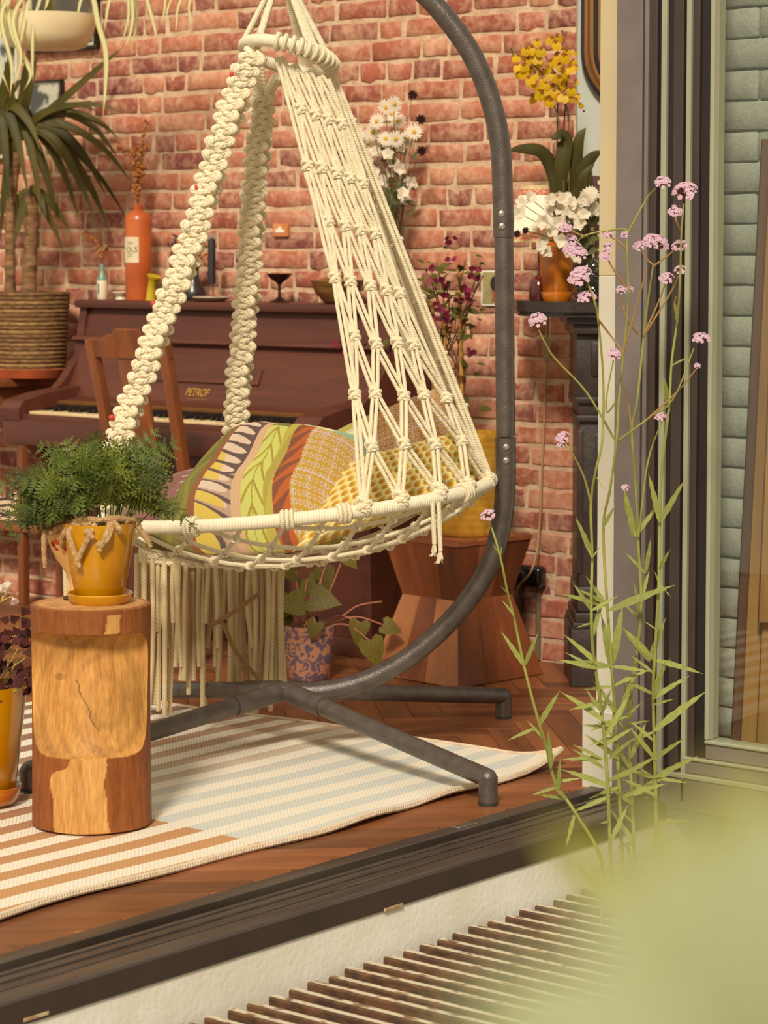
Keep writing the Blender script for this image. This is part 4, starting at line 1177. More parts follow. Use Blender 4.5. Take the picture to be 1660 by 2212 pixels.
for i in range(4):
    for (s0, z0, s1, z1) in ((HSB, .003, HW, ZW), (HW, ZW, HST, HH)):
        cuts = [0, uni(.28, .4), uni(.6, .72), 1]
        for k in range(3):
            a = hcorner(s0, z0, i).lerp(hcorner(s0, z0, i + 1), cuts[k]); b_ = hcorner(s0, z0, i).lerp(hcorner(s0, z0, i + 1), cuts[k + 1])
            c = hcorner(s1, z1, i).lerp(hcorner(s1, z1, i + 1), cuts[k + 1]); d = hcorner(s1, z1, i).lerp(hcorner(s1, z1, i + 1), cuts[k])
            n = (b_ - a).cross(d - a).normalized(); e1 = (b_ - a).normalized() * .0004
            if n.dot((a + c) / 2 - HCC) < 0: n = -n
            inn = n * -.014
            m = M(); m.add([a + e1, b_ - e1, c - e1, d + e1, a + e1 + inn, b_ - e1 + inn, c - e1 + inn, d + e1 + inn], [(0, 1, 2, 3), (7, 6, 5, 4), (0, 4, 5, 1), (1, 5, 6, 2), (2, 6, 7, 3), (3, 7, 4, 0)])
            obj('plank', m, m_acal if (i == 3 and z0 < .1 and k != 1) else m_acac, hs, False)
m = M(); mxh = basis(ex, ey, UPZ, (HCC.x, HCC.y, HH)); m.box(-HST / 2, HST / 2, -HST / 2, HST / 2, -.012, .001, mxh); obj('seat_top', m, m_acac, hs, False)
BKC = HCC + RT * .03 - FW * .0; BKC.z = HH + .002
m_bask = mat('mustard_felt', srgb(206, 150, 40), .95, srgb(176, 122, 26), 30, bump=.8, bs=160, bst=(1, 1, 5))
bg = thing('potted_bougainvillea', 'bougainvillea with magenta bracts tied to bamboo canes in a mustard basket', 'potted plant', BKC)
BKH = P(1010, 935, dep(BKC)).z - BKC.z
prof = [(.001, 0), (.085, 0)]
for i in range(41):
    t = i / 40; prof.append((.087 + .028 * math.sin(t * 1.7) + .0022 * abs(math.sin(t * math.pi * 14)), .002 + t * BKH))
prof += [(.104, BKH + .002), (.100, BKH - .01), (.098, BKH - .05), (.001, BKH - .05)]
obj('basket', M().lathe(prof, BKC, 48), m_bask, bg)
m_bam = mat('bamboo_cane', srgb(206, 150, 72), .5, srgb(176, 118, 48), 12, (1, 1, .2))
m_bgl = mat('bougainvillea_leaf', srgb(72, 74, 30), .55, srgb(108, 100, 40), 12, rv=.3, transl=.2, spec=.25)
m_bgb = mat('magenta_bract', srgb(164, 46, 84), .6, srgb(120, 36, 60), 20, rv=.3, transl=.35)
m_bgs = mat('woody_vine', srgb(120, 82, 50), .8)
BD = dep(BKC)
for (a, b_) in (((1000, 935), (992, 580)), ((966, 930), (960, 690)), ((938, 930), (935, 650))):
    m = M(); q0, q1 = P(*a, BD), P(*b_, BD); m.tube([q0 - UPZ * .05, q0.lerp(q1, .33), q0.lerp(q1, .34), q0.lerp(q1, .66), q0.lerp(q1, .67), q1], [.0058, .0058, .0066, .0058, .0064, .0056], 10); obj('bamboo_cane', m, m_bam, bg)
LEAF = leaf_mesh('leaf', m_bgl, 1, .62, fold=.25, droop=.2, tipp=.8)
BRA = leaf_mesh('bract', m_bgb, 1, .75, fold=.35, droop=-.1, tipp=.7)
for k in range(15):
    tx, ty = uni(880, 1050), uni(560, 700)
    pts = [P(uni(960, 1000), 930, BD), P(uni(940, 1010), 820, BD + uni(-.04, .04)), P((tx + 975) / 2, (ty + 760) / 2, BD + uni(-.06, .06)), P(tx, ty, BD + uni(-.08, .08))]
    m = M(); m.tube(catmull(pts, 6), .0022, 5); obj('stem', m, m_bgs, bg)
def scatter(me, name, n, fn, s0, s1, par, up=UPZ):
    for i in range(n):
        p = fn(); d = rdir(-.6, .5) - FW * .3; inst(name, me, par, orient(p, d, (UPZ - FW * .6 + rdir() * .4), uni(s0, s1)))
def bgpos():
    while True:
        x, y = random.gauss(962, 46), random.gauss(640, 62)
        if 870 < x < 1046 and 535 < y < 800: return P(x, y, BD + uni(-.10, .08))
scatter(LEAF, 'leaf', 120, bgpos, .022, .038, bg)
scatter(LEAF, 'leaf', 26, lambda: P(uni(940, 1040), uni(780, 950), BD + uni(-.06, .08)), .025, .045, bg)
cl = [(880, 580), (925, 580), (975, 520), (1030, 600), (1000, 630), (1012, 645), (990, 655), (905, 670), (922, 675), (938, 685), (958, 612), (962, 640), (895, 615), (975, 560), (732, 745), (740, 760), (790, 805), (1028, 588), (940, 600), (950, 665), (968, 690), (1015, 770)]
for (x, y) in cl:
    c = P(x, y, BD - .06 if x > 860 else BD - .02)
    for k in range(4 if x != 1000 else 7):
        inst('bract', BRA, bg, orient(c + rdir() * .012, rdir(-.4, .9) - FW * .4, -FW + rdir() * .5, uni(.018, .027)))
for (x, y) in ((732, 745), (790, 805)):
    m = M(); m.tube(catmull([P(930, 760, BD), P(850, 790, BD - .02), P(x, y, BD - .02)], 6), .0018, 5); obj('stem', m, m_bgs, bg)
    for k in range(5): inst('leaf', LEAF, bg, orient(P(x, y, BD - .02).lerp(P(930, 760, BD), uni(.1, .9)), rdir(), UPZ - FW * .5, uni(.02, .032)))
# ================================================================== upright piano against the brick wall
m_pia = wood_mat('dark_mahogany', srgb(104, 52, 34), srgb(72, 34, 24), 8, 0, .5, .0, 1.0, .04)
m_piad = mat('dark_piano_felt', srgb(30, 18, 15), .7)
m_ivory = mat('aged_ivory', srgb(232, 206, 158), .35, srgb(214, 186, 136), 20, rv=.05)
m_ebony = mat('ebony_key', srgb(26, 20, 19), .35)
m_gold = mat('gold_lettering', srgb(206, 160, 72), .4, metal=.4)
PX0, PX1 = -1.895, -.475
PTOP = WY(440, 652, -.2).z
KZ = WY(360, 905, -.53).z
piano = thing('upright_piano', 'dark mahogany upright piano standing against the brick wall', 'piano', ((PX0 + PX1) / 2, -.25, 0))
def pb(n, x0, x1, y0, y1, z0, z1, mt=None, b_=.006, par=None):
    m = M(); m.bbox(x0, x1, y0, y1, z0, z1, b_, seg=2); return obj(n, m, mt or m_pia, par or piano)
def slab(n, prof, x0, x1, mt=None, par=None):       # profile in (y,z) swept along x
    m = M(); mx = Matrix(((0, 0, 1, 0), (1, 0, 0, 0), (0, 1, 0, 0), (0, 0, 0, 1))); m.prism(prof, x0, x1, mx); return obj(n, m, mt or m_pia, par or piano, False)
pb('lid', PX0 - .012, PX1 + .012, -.235, -.03, PTOP - .028, PTOP, None, .010)
for x in (PX0, PX1 - .035):
    slab('side_panel', [(-.03, .0), (-.03, PTOP - .028), (-.215, PTOP - .028), (-.245, PTOP - .19), (-.33, KZ + .09), (-.40, KZ + .04), (-.40, KZ - .12), (-.34, KZ - .16), (-.32, .0)], x, x + .035)
ZL = WY(440, 738, -.24).z                         # ledge between the two front panels
slab('upper_panel', [(-.20, PTOP - .03), (-.23, ZL), (-.21, ZL), (-.18, PTOP - .03)], PX0 + .035, PX1 - .035)
slab('panel_moulding', [(-.232, ZL - .018), (-.258, ZL - .006), (-.250, ZL + .006), (-.225, ZL + .006)], PX0 + .0, PX1 - .0)
slab('desk_panel', [(-.235, ZL - .018), (-.315, KZ + .040), (-.295, KZ + .040), (-.215, ZL - .018)], PX0 + .035, PX1 - .035)
# raised field on the desk panel, right of centre
def onpanel(px, py):                               # place on the sloping desk panel
    r = ray(px, py); n = Vector((0, -(ZL - .018 - KZ - .075), -.08)).normalized(); n = Vector((0, -(ZL - .058 - KZ), .08)).normalized()
    q = Vector((0, -.235, ZL - .018)); t = (q - CAM).dot(n) / r.dot(n); return CAM + r * t, n
pA, pn = onpanel(330, 790); pB_, _ = onpanel(560, 834)
xs_, ys_ = Vector((1, 0, 0)), pn.cross(Vector((1, 0, 0))); ys_.normalize()
if ys_.z < 0: ys_ = -ys_
mxp = basis(xs_, ys_, xs_.cross(ys_), pA)
w_ = (pB_ - pA).dot(xs_); h_ = -(pB_ - pA).dot(ys_)
m = M(); m.bbox(0, w_, -h_, 0, -.004, .008, .004, mxp); obj('raised_field', m, m_pia, piano)
slab('fallboard', [(-.312, KZ + .041), (-.40, KZ + .027), (-.385, KZ + .010), (-.30, KZ + .03)], PX0 + .035, PX1 - .035)
slab('nameboard_strip', [(-.395, KZ + .030), (-.412, KZ + .026), (-.41, KZ + .018), (-.39, KZ + .022)], PX0 + .035, PX1 - .035, mat('worn_brass_strip', srgb(128, 84, 40), .5, metal=.3))
slab('felt_strip', [(-.388, KZ + .022), (-.41, KZ + .018), (-.405, KZ - .002), (-.38, KZ - .002)], PX0 + .035, PX1 - .035, m_piad)
KX0, KX1 = -1.80, -.575
pb('keybed', PX0 - .004, PX1 + .004, -.585, -.30, KZ - .115, KZ - .022, None, .022)
pb('key_slip', KX0 - .01, KX1 + .01, -.572, -.552, KZ - .03, KZ - .008, None, .003)
for x0, x1 in ((PX0 - .006, KX0 - .006), (KX1 + .006, PX1 + .006)):
    slab('cheek', [(-.30, KZ - .03), (-.30, KZ + .075), (-.47, KZ + .055), (-.565, KZ + .035), (-.59, KZ + .01), (-.585, KZ - .03)], x0, x1)
kw_ = (KX1 - KX0) / 52
wk = M(); wk.bbox(-kw_ / 2 + .0005, kw_ / 2 - .0005, -.548, -.40, KZ - .02, KZ, .0015, seg=1); WK = mesh_of('white_key', wk, m_ivory, False)
bk = M(); bk.bbox(-.0055, .0055, -.50, -.40, KZ - .005, KZ + .011, .002, seg=1); BK = mesh_of('black_key', bk, m_ebony, False)
for i in range(52):
    inst('white_key', WK, piano, Matrix.Translation((KX0 + (i + .5) * kw_, 0, uni(-.0006, .0006))))
    if i < 51 and (i % 7) in (0, 2, 3, 5, 6): inst('black_key', BK, piano, Matrix.Translation((KX0 + (i + 1) * kw_, 0, 0)))
slab('lower_panel', [(-.30, KZ - .12), (-.30, .06), (-.28, .06), (-.28, KZ - .12)], PX0 + .035, PX1 - .035)
pb('base_board', PX0, PX1, -.325, -.03, 0.001, .06)
for x in (PX0 + .02, PX1 - .075):
    slab('bracket', [(-.32, KZ - .118), (-.50, KZ - .118), (-.46, KZ - .16), (-.36, KZ - .22), (-.32, KZ - .30)], x, x + .05)
# lettering on the desk panel
def text_mesh(txt, size, ext=.0006, shear=.0):
    cu = bpy.data.curves.new('txt', 'FONT'); cu.body = txt; cu.size = size; cu.extrude = ext; cu.align_x = 'CENTER'; cu.align_y = 'CENTER'; cu.shear = shear
    o = bpy.data.objects.new('txt', cu); COL.objects.link(o); bpy.context.view_layer.update()
    me = bpy.data.meshes.new_from_object(o.evaluated_get(bpy.context.evaluated_depsgraph_get()))
    bpy.data.objects.remove(o); return me
tm = text_mesh('PETROF', .040, .0005, .25); tm.materials.append(m_gold)
pC, _ = onpanel(426, 849)
inst('lettering', tm, piano, basis(xs_, ys_, xs_.cross(ys_), pC + xs_.cross(ys_) * .0012) @ Matrix.Diagonal((.76, 1, 1, 1)))
pD, _ = onpanel(424, 862); m = M(); m.box(-.045, .045, -.0008, 0, 0, .0012, basis(xs_, ys_, xs_.cross(ys_), pD)); obj('underline', m, m_gold, piano, False)

# ------------------------------------------------------------------ wooden chair at the piano
m_chw = wood_mat('chestnut_chair_wood', srgb(146, 80, 36), srgb(98, 50, 26), 10, 2, .45, .0, 1.0, .2)
CX_, CY_ = -1.055, -.90
wc = thing('wooden_chair', 'brown wooden chair with a stepped crest rail drawn up to the piano', 'chair', (CX_, CY_ + .2, 0))
ctl, ctr_ = WY(197, 730, CY_ - .03), WY(355, 738, CY_ - .03)
wch = (ctr_.x - ctl.x) / 2; ccx = (ctr_.x + ctl.x) / 2; ctz = (ctl.z + ctr_.z) / 2
def bar3(n, a, b_, w, t, par=wc, up=Vector((1, 0, 0)), mt=None):
    a, b_ = Vector(a), Vector(b_); z = (b_ - a).normalized(); x = (up - z * up.dot(z)).normalized(); y = z.cross(x)
    m = M(); m.bbox(-w / 2, w / 2, -t / 2, t / 2, 0, (b_ - a).length, .004, basis(x, y, z, a)); return obj(n, m, mt or m_chw, par)
for sx in (-1, 1):
    bar3('back_post', (ccx + sx * (wch - .012), CY_ + .10, .44), (ccx + sx * wch, CY_ - .03, ctz), .034, .03)
    bar3('rear_leg', (ccx + sx * (wch - .005), CY_ + .06, .002), (ccx + sx * (wch - .012), CY_ + .10, .45), .034, .034)
    bar3('front_leg', (ccx + sx * (wch + .01), CY_ + .45, .002), (ccx + sx * (wch + .01), CY_ + .45, .43), .034, .034)
    bar3('side_rail', (ccx + sx * wch, CY_ + .11, .40), (ccx + sx * wch, CY_ + .44, .40), .05, .022, up=UPZ)
lean = Vector((0, -.13, ctz - .44)).normalized()
cr_o = Vector((ccx, CY_ - .03, ctz)); mxc = basis(Vector((1, 0, 0)), lean, Vector((1, 0, 0)).cross(lean), cr_o)
crest = [(-wch - .018, -.055), (wch + .018, -.055), (wch + .018, .0), (wch * .62, .0), (wch * .58, .012), (wch * .34, .012), (wch * .30, .032), (-wch * .30, .032), (-wch * .34, .012), (-wch * .58, .012), (-wch * .62, 0), (-wch - .018, 0)]
obj('crest_rail', M().prism(crest, -.012, .012, mxc), m_chw, wc, False)
def backp(x, t): q = Vector((ccx + x, CY_ + .10, .44)).lerp(Vector((ccx + x, CY_ - .03, ctz)), t); return q
bar3('splat', backp(0, .02), backp(0, .93), .105, .012)
bar3('lower_rail', backp(-wch, .12), backp(wch, .12), .03, .018, up=UPZ)
m = M(); m.bbox(ccx - wch - .025, ccx + wch + .025, CY_ + .07, CY_ + .48, .43, .455, .008); obj('seat', m, m_chw, wc)

# ------------------------------------------------------------------ plant table, basket planter, yucca
m_tab = wood_mat('oak_side_table', srgb(150, 84, 44), srgb(104, 56, 30), 9, 2, .5, .0, 1.0, .1)
tf = G(52, 1306)
tz = WY(60, 818, -.3).z
tb = thing('plant_table', 'tall brown wooden plant table with a lower shelf left of the piano', 'table', (tf.x - .2, -.2, 0))
TX0, TX1, TY0, TY1 = tf.x - .52, tf.x + .12, -.40, -.04
m = M(); m.bbox(TX0, TX1, TY0, TY1, tz - .03, tz, .006); obj('table_top', m, m_tab, tb)
m = M(); m.bbox(TX0 + .03, TX1 - .03, TY0 + .02, TY1 - .02, tz - .11, tz - .03, .004); obj('apron', m, m_tab, tb)
for x, y in ((tf.x, tf.y), (TX0 + .03, tf.y), (tf.x + .085, TY1 - .03), (TX0 + .03, TY1 - .03)):
    m = M(); m.bbox(x - .015, x + .015, y - .015, y + .015, .001, tz - .1, .003); obj('leg', m, m_tab, tb)
zsh = WY(80, 1128, -.12).z
m = M(); m.bbox(TX0 + .02, tf.x + .10, tf.y - .02, TY1 - .02, zsh - .03, zsh + .0, .004); obj('shelf', m, m_tab, tb)
sbp = M(); NS = 24
def blank(u, v):
    x = TX0 + .055 + u * (tf.x - .075 - TX0); y = tf.y + .0 + v * .075
    return Vector((x, y, zsh + .075 + .012 * math.sin(u * 20 + v * 5) + .015 * math.sin(v * 9 + u * 6)))
sbp.grid(blank, NS, NS); nb = NS * NS
sbp.add([(a, b_, zsh + .002) for a, b_, c in sbp.v[:nb]], [tuple(reversed(f)) for f in sbp.f])
per = [i for i in range(NS)] + [j * NS + NS - 1 for j in range(1, NS)] + [(NS - 1) * NS + i for i in range(NS - 2, -1, -1)] + [j * NS for j in range(NS - 2, 0, -1)]
for i in range(len(per)): a, b2 = per[i], per[(i + 1) % len(per)]; sbp.f.append((a, nb + a, nb + b2, b2)); sbp.uv.append([(0, 0)] * 4)
m_sb, nt, b = newmat('striped_blanket')
ge = nd(nt, 'ShaderNodeNewGeometry'); nz = nd(nt, 'ShaderNodeTexNoise', i_Vector=ge.outputs['Position'], i_Scale=9.0)
sp = nd(nt, 'ShaderNodeSeparateXYZ', i_0=ge.outputs['Position'])
f = mth(nt, 'GREATER_THAN', mth(nt, 'SINE', mth(nt, 'ADD', mth(nt, 'MULTIPLY', sp.outputs[2], 240.0), mth(nt, 'MULTIPLY', nz.outputs[0], 14.0))), .35)
nt.links.new(mixc(nt, f, srgb(206, 176, 140), srgb(58, 46, 44)), b.inputs['Base Color']); b.inputs['Roughness'].default_value = .95
tag(obj('folded_blanket', sbp, m_sb), 'folded cream and black striped blanket on the lower shelf of the plant table', 'blanket')
m_terra = mat('terracotta', srgb(186, 92, 46), .7, srgb(160, 74, 36), 12)
bc = WY(58, 700, -.24); BKX = Vector((bc.x, -.22, tz + .001))
yu = thing('potted_yucca', 'tall yucca with long drooping leaves in a ribbed rattan basket', 'potted plant', BKX)
rb_ = .135
obj('saucer', M().lathe([(.001, 0), (rb_ * .9, 0), (rb_ * 1.0, .03), (rb_ * .97, .032), (.001, .02)], BKX, 40), m_terra, yu)
bh = WY(60, 632, -.22).z - tz - .02
m_rat = mat('rattan_coil', srgb(140, 100, 54), .75, srgb(92, 62, 34), 40, (1, 1, 3), bump=.5, bs=200)
m_ratd = mat('rattan_light_coil', srgb(166, 128, 78), .75, srgb(120, 86, 48), 40, (1, 1, 3), bump=.5, bs=200)
bk0 = BKX + Vector((0, 0, .022))
obj('liner', M().lathe([(.001, .0), (rb_ * .84, .0), (rb_ * .96, bh * .96), (rb_ * .9, bh * .96), (.001, bh * .9)], bk0, 40), mat('basket_liner', srgb(70, 46, 28), .9), yu)
nc = 19
for i in range(nc):
    t = (i + .5) / nc; r = rb_ * (.86 + .14 * t); c = bk0 + Vector((0, 0, t * bh))
    m = M(); m.tube([c + Vector((math.cos(a) * r, math.sin(a) * r, uni(-.0006, .0006))) for a in [2 * math.pi * k / 36 for k in range(36)]], bh / nc * .52, 7, closed=True)
    obj('coil', m, m_ratd if i % 5 in (1, 4) else m_rat, yu)
m_bark = mat('yucca_bark', srgb(150, 112, 72), .9, srgb(96, 64, 40), 18, (1, 1, 3), bump=1.0, bs=60)
m_yuc = mat('yucca_leaf', srgb(64, 60, 24), .5, srgb(92, 80, 30), 6, rv=.25, transl=.1, spec=.2)
YD = dep(BKX) - .03
trunks = [([(22, 640), (22, 540), (24, 440), (38, 330)], .020), ([(62, 640), (66, 540), (70, 470), (66, 420)], .026), ([(-18, 640), (-15, 500), (-10, 300)], .02)]
for pl_, r in trunks:
    path = catmull([P(x, y, YD + .0) for x, y in pl_], 7); m = M()
    m.tube(path, [r * (1 - .25 * i / len(path)) * (1 + .06 * math.sin(i * 1.7)) for i in range(len(path))], 14); obj('trunk', m, m_bark, yu)
def yleaf(c, tip, arch, w, dd):
    a = P(*c, YD); b_ = P(*tip, YD + dd); mid = a.lerp(b_, .5) + UPZ * arch
    path = catmull([a, a.lerp(mid, .5) + UPZ * arch * .35, mid, mid.lerp(b_, .55) + UPZ * arch * .25, b_], 6)
    m = M(); ribbon(m, path, lambda t: w * 1.45 * min(1, t * 6 + .35) * (1 - t ** 3) + .0005, UPZ * .4 - FW, .3); obj('leaf', m, m_yuc, yu)
H1, H2, H3 = (40, 300), (66, 415), (-5, 260)
for tip, ar, w in (((262, 105), .0, .011), ((258, 300), .09, .012), ((268, 245), .07, .009), ((255, 340), .12, .012), ((285, 395), .11, .011), ((240, 505), .13, .014), ((270, 465), .10, .009), ((125, 480), .10, .014), ((90, 470), .12, .012), ((150, 300), .03, .013), ((20, 600), .10, .013), ((0, 520), .10, .013), ((60, 110), .0, .012), ((80, 120), .0, .012),
                   ((10, 130), .0, .012), ((190, 430), .11, .012), ((228, 420), .12, .014), ((210, 240), .06, .010), ((-30, 420), .08, .012), ((170, 470), .12, .013), ((215, 500), .13, .011)):
    yleaf(H1, tip, ar, w, uni(-.12, .03))
for tip, ar, w in (((148, 495), .03, .012), ((136, 540), .03, .010), ((30, 530), .02, .012), ((10, 500), .03, .012), ((100, 470), .04, .010)):
    yleaf(H2, tip, ar, w, uni(-.08, .03))
for tip, ar, w in (((90, 330), .09, .013), ((60, 420), .12, .013), ((20, 440), .11, .013), ((-40, 480), .1, .013), ((50, 170), .02, .012), ((30, 90), .0, .011), ((75, 260), .06, .012), ((40, 500), .13, .012)):
    yleaf(H3, tip, ar, w, uni(-.10, .04))

# ------------------------------------------------------------------ things on the piano lid
YI = -.125
def onlid(px, y=YI): q = WY(px, 640, y); return Vector((q.x, y, PTOP))
def zat(py, px, y=YI): return WY(px, py, y).z - PTOP
def hgt(px, y0, y=YI): return zat(y0, px, y)
SPX = lambda px, y=YI: dep(WY(px, 640, y)) / FPX       # metres per pixel there
m_dry = mat('dried_seed_heads', srgb(196, 124, 52), .8, srgb(140, 80, 34), 60, rv=.3)
m_drys = mat('dried_stalk', srgb(96, 62, 36), .8)
seed = M(); seed.ball((0, 0, 0), 1, 7, 5); SEED = mesh_of('seed', seed, m_dry)
# small teal and white bottle with a dried sprig
c = onlid(221); s = SPX(221); h = hgt(221, 570)
bo = thing('small_bottle', 'small teal and white ceramic bottle holding a dried sprig on the piano', 'bottle', c)
m_teal = mat('teal_glaze', srgb(124, 156, 136), .3, srgb(104, 136, 120), 20); m_wgl = mat('white_glaze', srgb(222, 206, 176), .35)
obj('lower_body', M().lathe([(.001, 0), (11 * s, 0), (11.5 * s, .003), (11.5 * s, h * .52), (11 * s, h * .54)], c, 24), m_wgl, bo)
obj('upper_body', M().lathe([(11.3 * s, h * .53), (10.5 * s, h * .6), (6 * s, h * .74), (4.6 * s, h * .8), (4.6 * s, h), (3.6 * s, h), (3.6 * s, h * .85)], c, 24), m_teal, bo)
m = M(); m.box(-.003, .003, -.0008, .0, h * .15, h * .45, Matrix.Translation(c + Vector((.001, -11.5 * s, 0)))); obj('printed_mark', m, mat('teal_print', srgb(70, 110, 104), .5), bo)
def sprig(par, base, pts_px, seeds, y, spread=6, s0=.0035, s1=.0055, sm=None, seedme=None):
    path = catmull([base] + [WY(x, yy, y + uni(-.02, .01)) for x, yy in pts_px], 6)
    m = M(); m.tube(path, .0012, 5); st = obj('stalk', m, sm or m_drys, par)
    for k in range(seeds):
        i = int(len(path) * uni(.25, 1)) - 1; p = path[max(i, 2)] + RT * random.gauss(0, spread) * .0015 + UPZ * random.gauss(0, spread) * .0013 + FW * random.gauss(0, .008)
        inst('seed', seedme or SEED, st, Matrix.Translation(p) @ Matrix.Scale(uni(s0, s1), 4))
sprig(bo, c + Vector((0, 0, h * .95)), [(215, 545), (205, 525), (192, 512), (182, 496)], 22, YI, 3.5)
sprig(bo, c + Vector((0, 0, h * .95)), [(222, 550), (230, 535), (236, 528)], 14, YI, 3.5)
# stack of small dishes
c = onlid(261, -.10); s = SPX(261)
dsh = thing('small_dish', 'small shallow white dish behind the orange bottle on the piano', 'dish', c)
obj('dish', M().lathe([(.001, 0), (12 * s, 0), (10 * s, .008), (19 * s, .024), (18 * s, .026), (9 * s, .012), (.001, .011)], c, 28), m_wgl, dsh)
# tall orange stoneware bottle
c = onlid(300); s = SPX(300); h = hgt(300, 449); r = 29 * s
ob = thing('stoneware_bottle', 'tall orange stoneware bottle with a cream label and dried berries on the piano', 'bottle', c)
m_ston = mat('orange_stoneware', srgb(196, 98, 44), .35, srgb(172, 78, 34), 8, coat=.2)
obj('body', M().lathe([(.001, 0), (r * .97, 0), (r, .004), (r, h * .86), (r * .96, h * .90), (r * .75, h * .945), (r * .42, h * .965), (r * .33, h * .98), (r * .36, h * 1.0), (r * .36, h * 1.03), (r * .3, h * 1.035), (r * .3, h)], c, 40), m_ston, ob)
m_lab = mat('cream_paper_label', srgb(228, 214, 184), .8, srgb(214, 196, 160), 15)
la = M()
toc = math.atan2(CAM.y - c.y, CAM.x - c.x)
zl0, zl1 = hgt(300, 567), hgt(300, 512)
def labp(u, v): a = toc - .18 - 1.25 + u * 1.45; return c + Vector((math.cos(a) * (r + .0006), math.sin(a) * (r + .0006), zl0 + (zl1 - zl0) * v))
la.grid(labp, 16, 4); obj('paper_label', la, m_lab, ob)
m_ink = mat('dark_ink', srgb(70, 62, 64), .7)
def onlabel(txt, size, u0, v0):
    me = text_mesh(txt, size, .0002); me.materials.append(m_ink)
    for q in me.vertices:
        a = toc - .18 - 1.25 + u0 * 1.45 + q.co.x / r
        z = zl0 + (zl1 - zl0) * v0 + q.co.y
        p = c + Vector((math.cos(a) * (r + .0010 + q.co.z), math.sin(a) * (r + .0010 + q.co.z), z)); q.co = p - c
    o = bpy.data.objects.new('lettering', me); COL.objects.link(o); o.parent = ob; o.location = (0, 0, 0); return o
onlabel('OLS', .026, .60, .50)
for v_ in (.33, .24, .72, .79):
    m = M(); m.grid(lambda u, v: c + Vector((math.cos(toc - .18 - 1.25 + (.38 + .30 * u) * 1.45) * (r + .0012), math.sin(toc - .18 - 1.25 + (.38 + .30 * u) * 1.45) * (r + .0012), zl0 + (zl1 - zl0) * (v_ + v * .02))), 6, 2)
    obj('print_line', m, m_ink, ob)
nk = c + Vector((0, 0, h))
for pl_, n in (([(297, 420), (300, 385), (308, 330), (312, 290), (318, 258)], 80), ([(296, 420), (298, 370), (285, 335), (262, 320)], 75), ([(298, 410), (302, 360), (308, 380)], 36), ([(300, 350), (290, 325), (300, 318)], 44)):
    sprig(ob, nk, pl_, n, YI, 5.5)
# yellow vase
c = onlid(326, -.16); s = SPX(326)
yv = M(); h = hgt(326, 596, -.16)
path = [c + Vector((0, 0, 0)), c + Vector((.004, 0, h * .5)), c + Vector((.012, 0, h * .8)), c + Vector((.018, 0, h))]
yv.tube(catmull(path, 5), [12 * s, 11 * s, 10.5 * s, 10 * s, 9.5 * s, 9.2 * s, 9 * s, 9 * s, 9.2 * s, 9.8 * s, 10.5 * s, 11.5 * s, 13 * s, 14 * s, 15 * s, 15.5 * s], 18)
tag(obj('yellow_vase', yv, mat('chartreuse_glaze', srgb(206, 178, 34), .35, srgb(180, 150, 20), 10)), 'small chartreuse yellow flared vase beside the orange bottle', 'vase')
# glass bowl
c = onlid(360, -.09); s = SPX(352)
gb = M().lathe([(.001, 0), (14 * s, 0), (22 * s, 14 * s), (26 * s, 34 * s), (25 * s, 44 * s), (24 * s, 44 * s), (24.5 * s, 34 * s), (20 * s, 14 * s), (.001, 3 * s)], c, 28)
m_clear = glass_mat('clear_glass', (.88, .9, .86, 1), .3, 40)
tag(obj('glass_bowl', gb, m_clear), 'small clear glass bowl on the piano behind the strap', 'bowl')
# dark vase with dried flowers
c = onlid(418, -.10); s = SPX(418)
dv_ = thing('dark_vase', 'dark bottle vase with dried orange and purple flowers on the piano', 'vase', c)
obj('body', M().lathe([(.001, 0), (24 * s, 0), (28 * s, 8 * s), (26 * s, 22 * s), (16 * s, 38 * s), (12 * s, 52 * s), (11.5 * s, 66 * s), (14 * s, 74 * s), (12 * s, 74 * s), (10 * s, 64 * s)], c, 28), mat('dark_glaze', srgb(46, 36, 36), .35, coat=.2), dv_)
m_pur = mat('dried_purple_flower', srgb(84, 62, 92), .8, srgb(60, 44, 66), 60, rv=.3); sd2 = M(); sd2.ball((0, 0, 0), 1, 6, 4); SEED2 = mesh_of('seed', sd2, m_pur)
for pl_, n, me in (([(420, 570), (430, 545), (440, 520)], 26, SEED), ([(415, 570), (425, 555), (450, 548)], 26, SEED), ([(410, 570), (392, 545), (362, 525)], 26, SEED2), ([(412, 565), (395, 520), (372, 505)], 24, SEED2), ([(416, 560), (412, 530), (402, 500)], 20, SEED2), ([(422, 570), (436, 560), (448, 572)], 20, SEED)):
    sprig(dv_, c + Vector((0, 0, 66 * s)), pl_, n, -.10, 6, .003, .0055, seedme=me)
# black candle on a wire holder over a plate
c = onlid(458, -.15); s = SPX(458)
ca = thing('candle_holder', 'black dinner candle on a wire holder standing on a pale plate', 'candle', c)
obj('plate', M().lathe([(.001, 0), (24 * s, 0), (42 * s, 9 * s), (41 * s, 11 * s), (22 * s, 4 * s), (.001, 3 * s)], c, 36), mat('pale_grey_plate', srgb(176, 156, 132), .5), ca)
m = M()
for k in range(3): a = k * 2.1; m.tube([c + Vector((math.cos(a) * 8 * s, math.sin(a) * 8 * s, 4 * s)), c + Vector((math.cos(a) * 5 * s, math.sin(a) * 5 * s, 44 * s))], .0012, 6)
obj('wire_holder', m, mat('copper_wire', srgb(150, 84, 52), .4, metal=.7), ca)
m = M(); m.lathe([(.001, 0), (9 * s, 0), (8 * s, 92 * s), (7 * s, 96 * s), (.001, 97 * s)], c + Vector((0, 0, 38 * s)), 20); obj('candle', m, mat('black_wax', srgb(34, 30, 32), .5), ca)
m = M()
for k in range(14):
    d = rdir(-.1, .9); p0 = c + Vector((0, 0, 134 * s)); m.tube([p0, p0 + d * 10 * s, p0 + d * uni(12, 20) * s - UPZ * .003], .0012, 5)
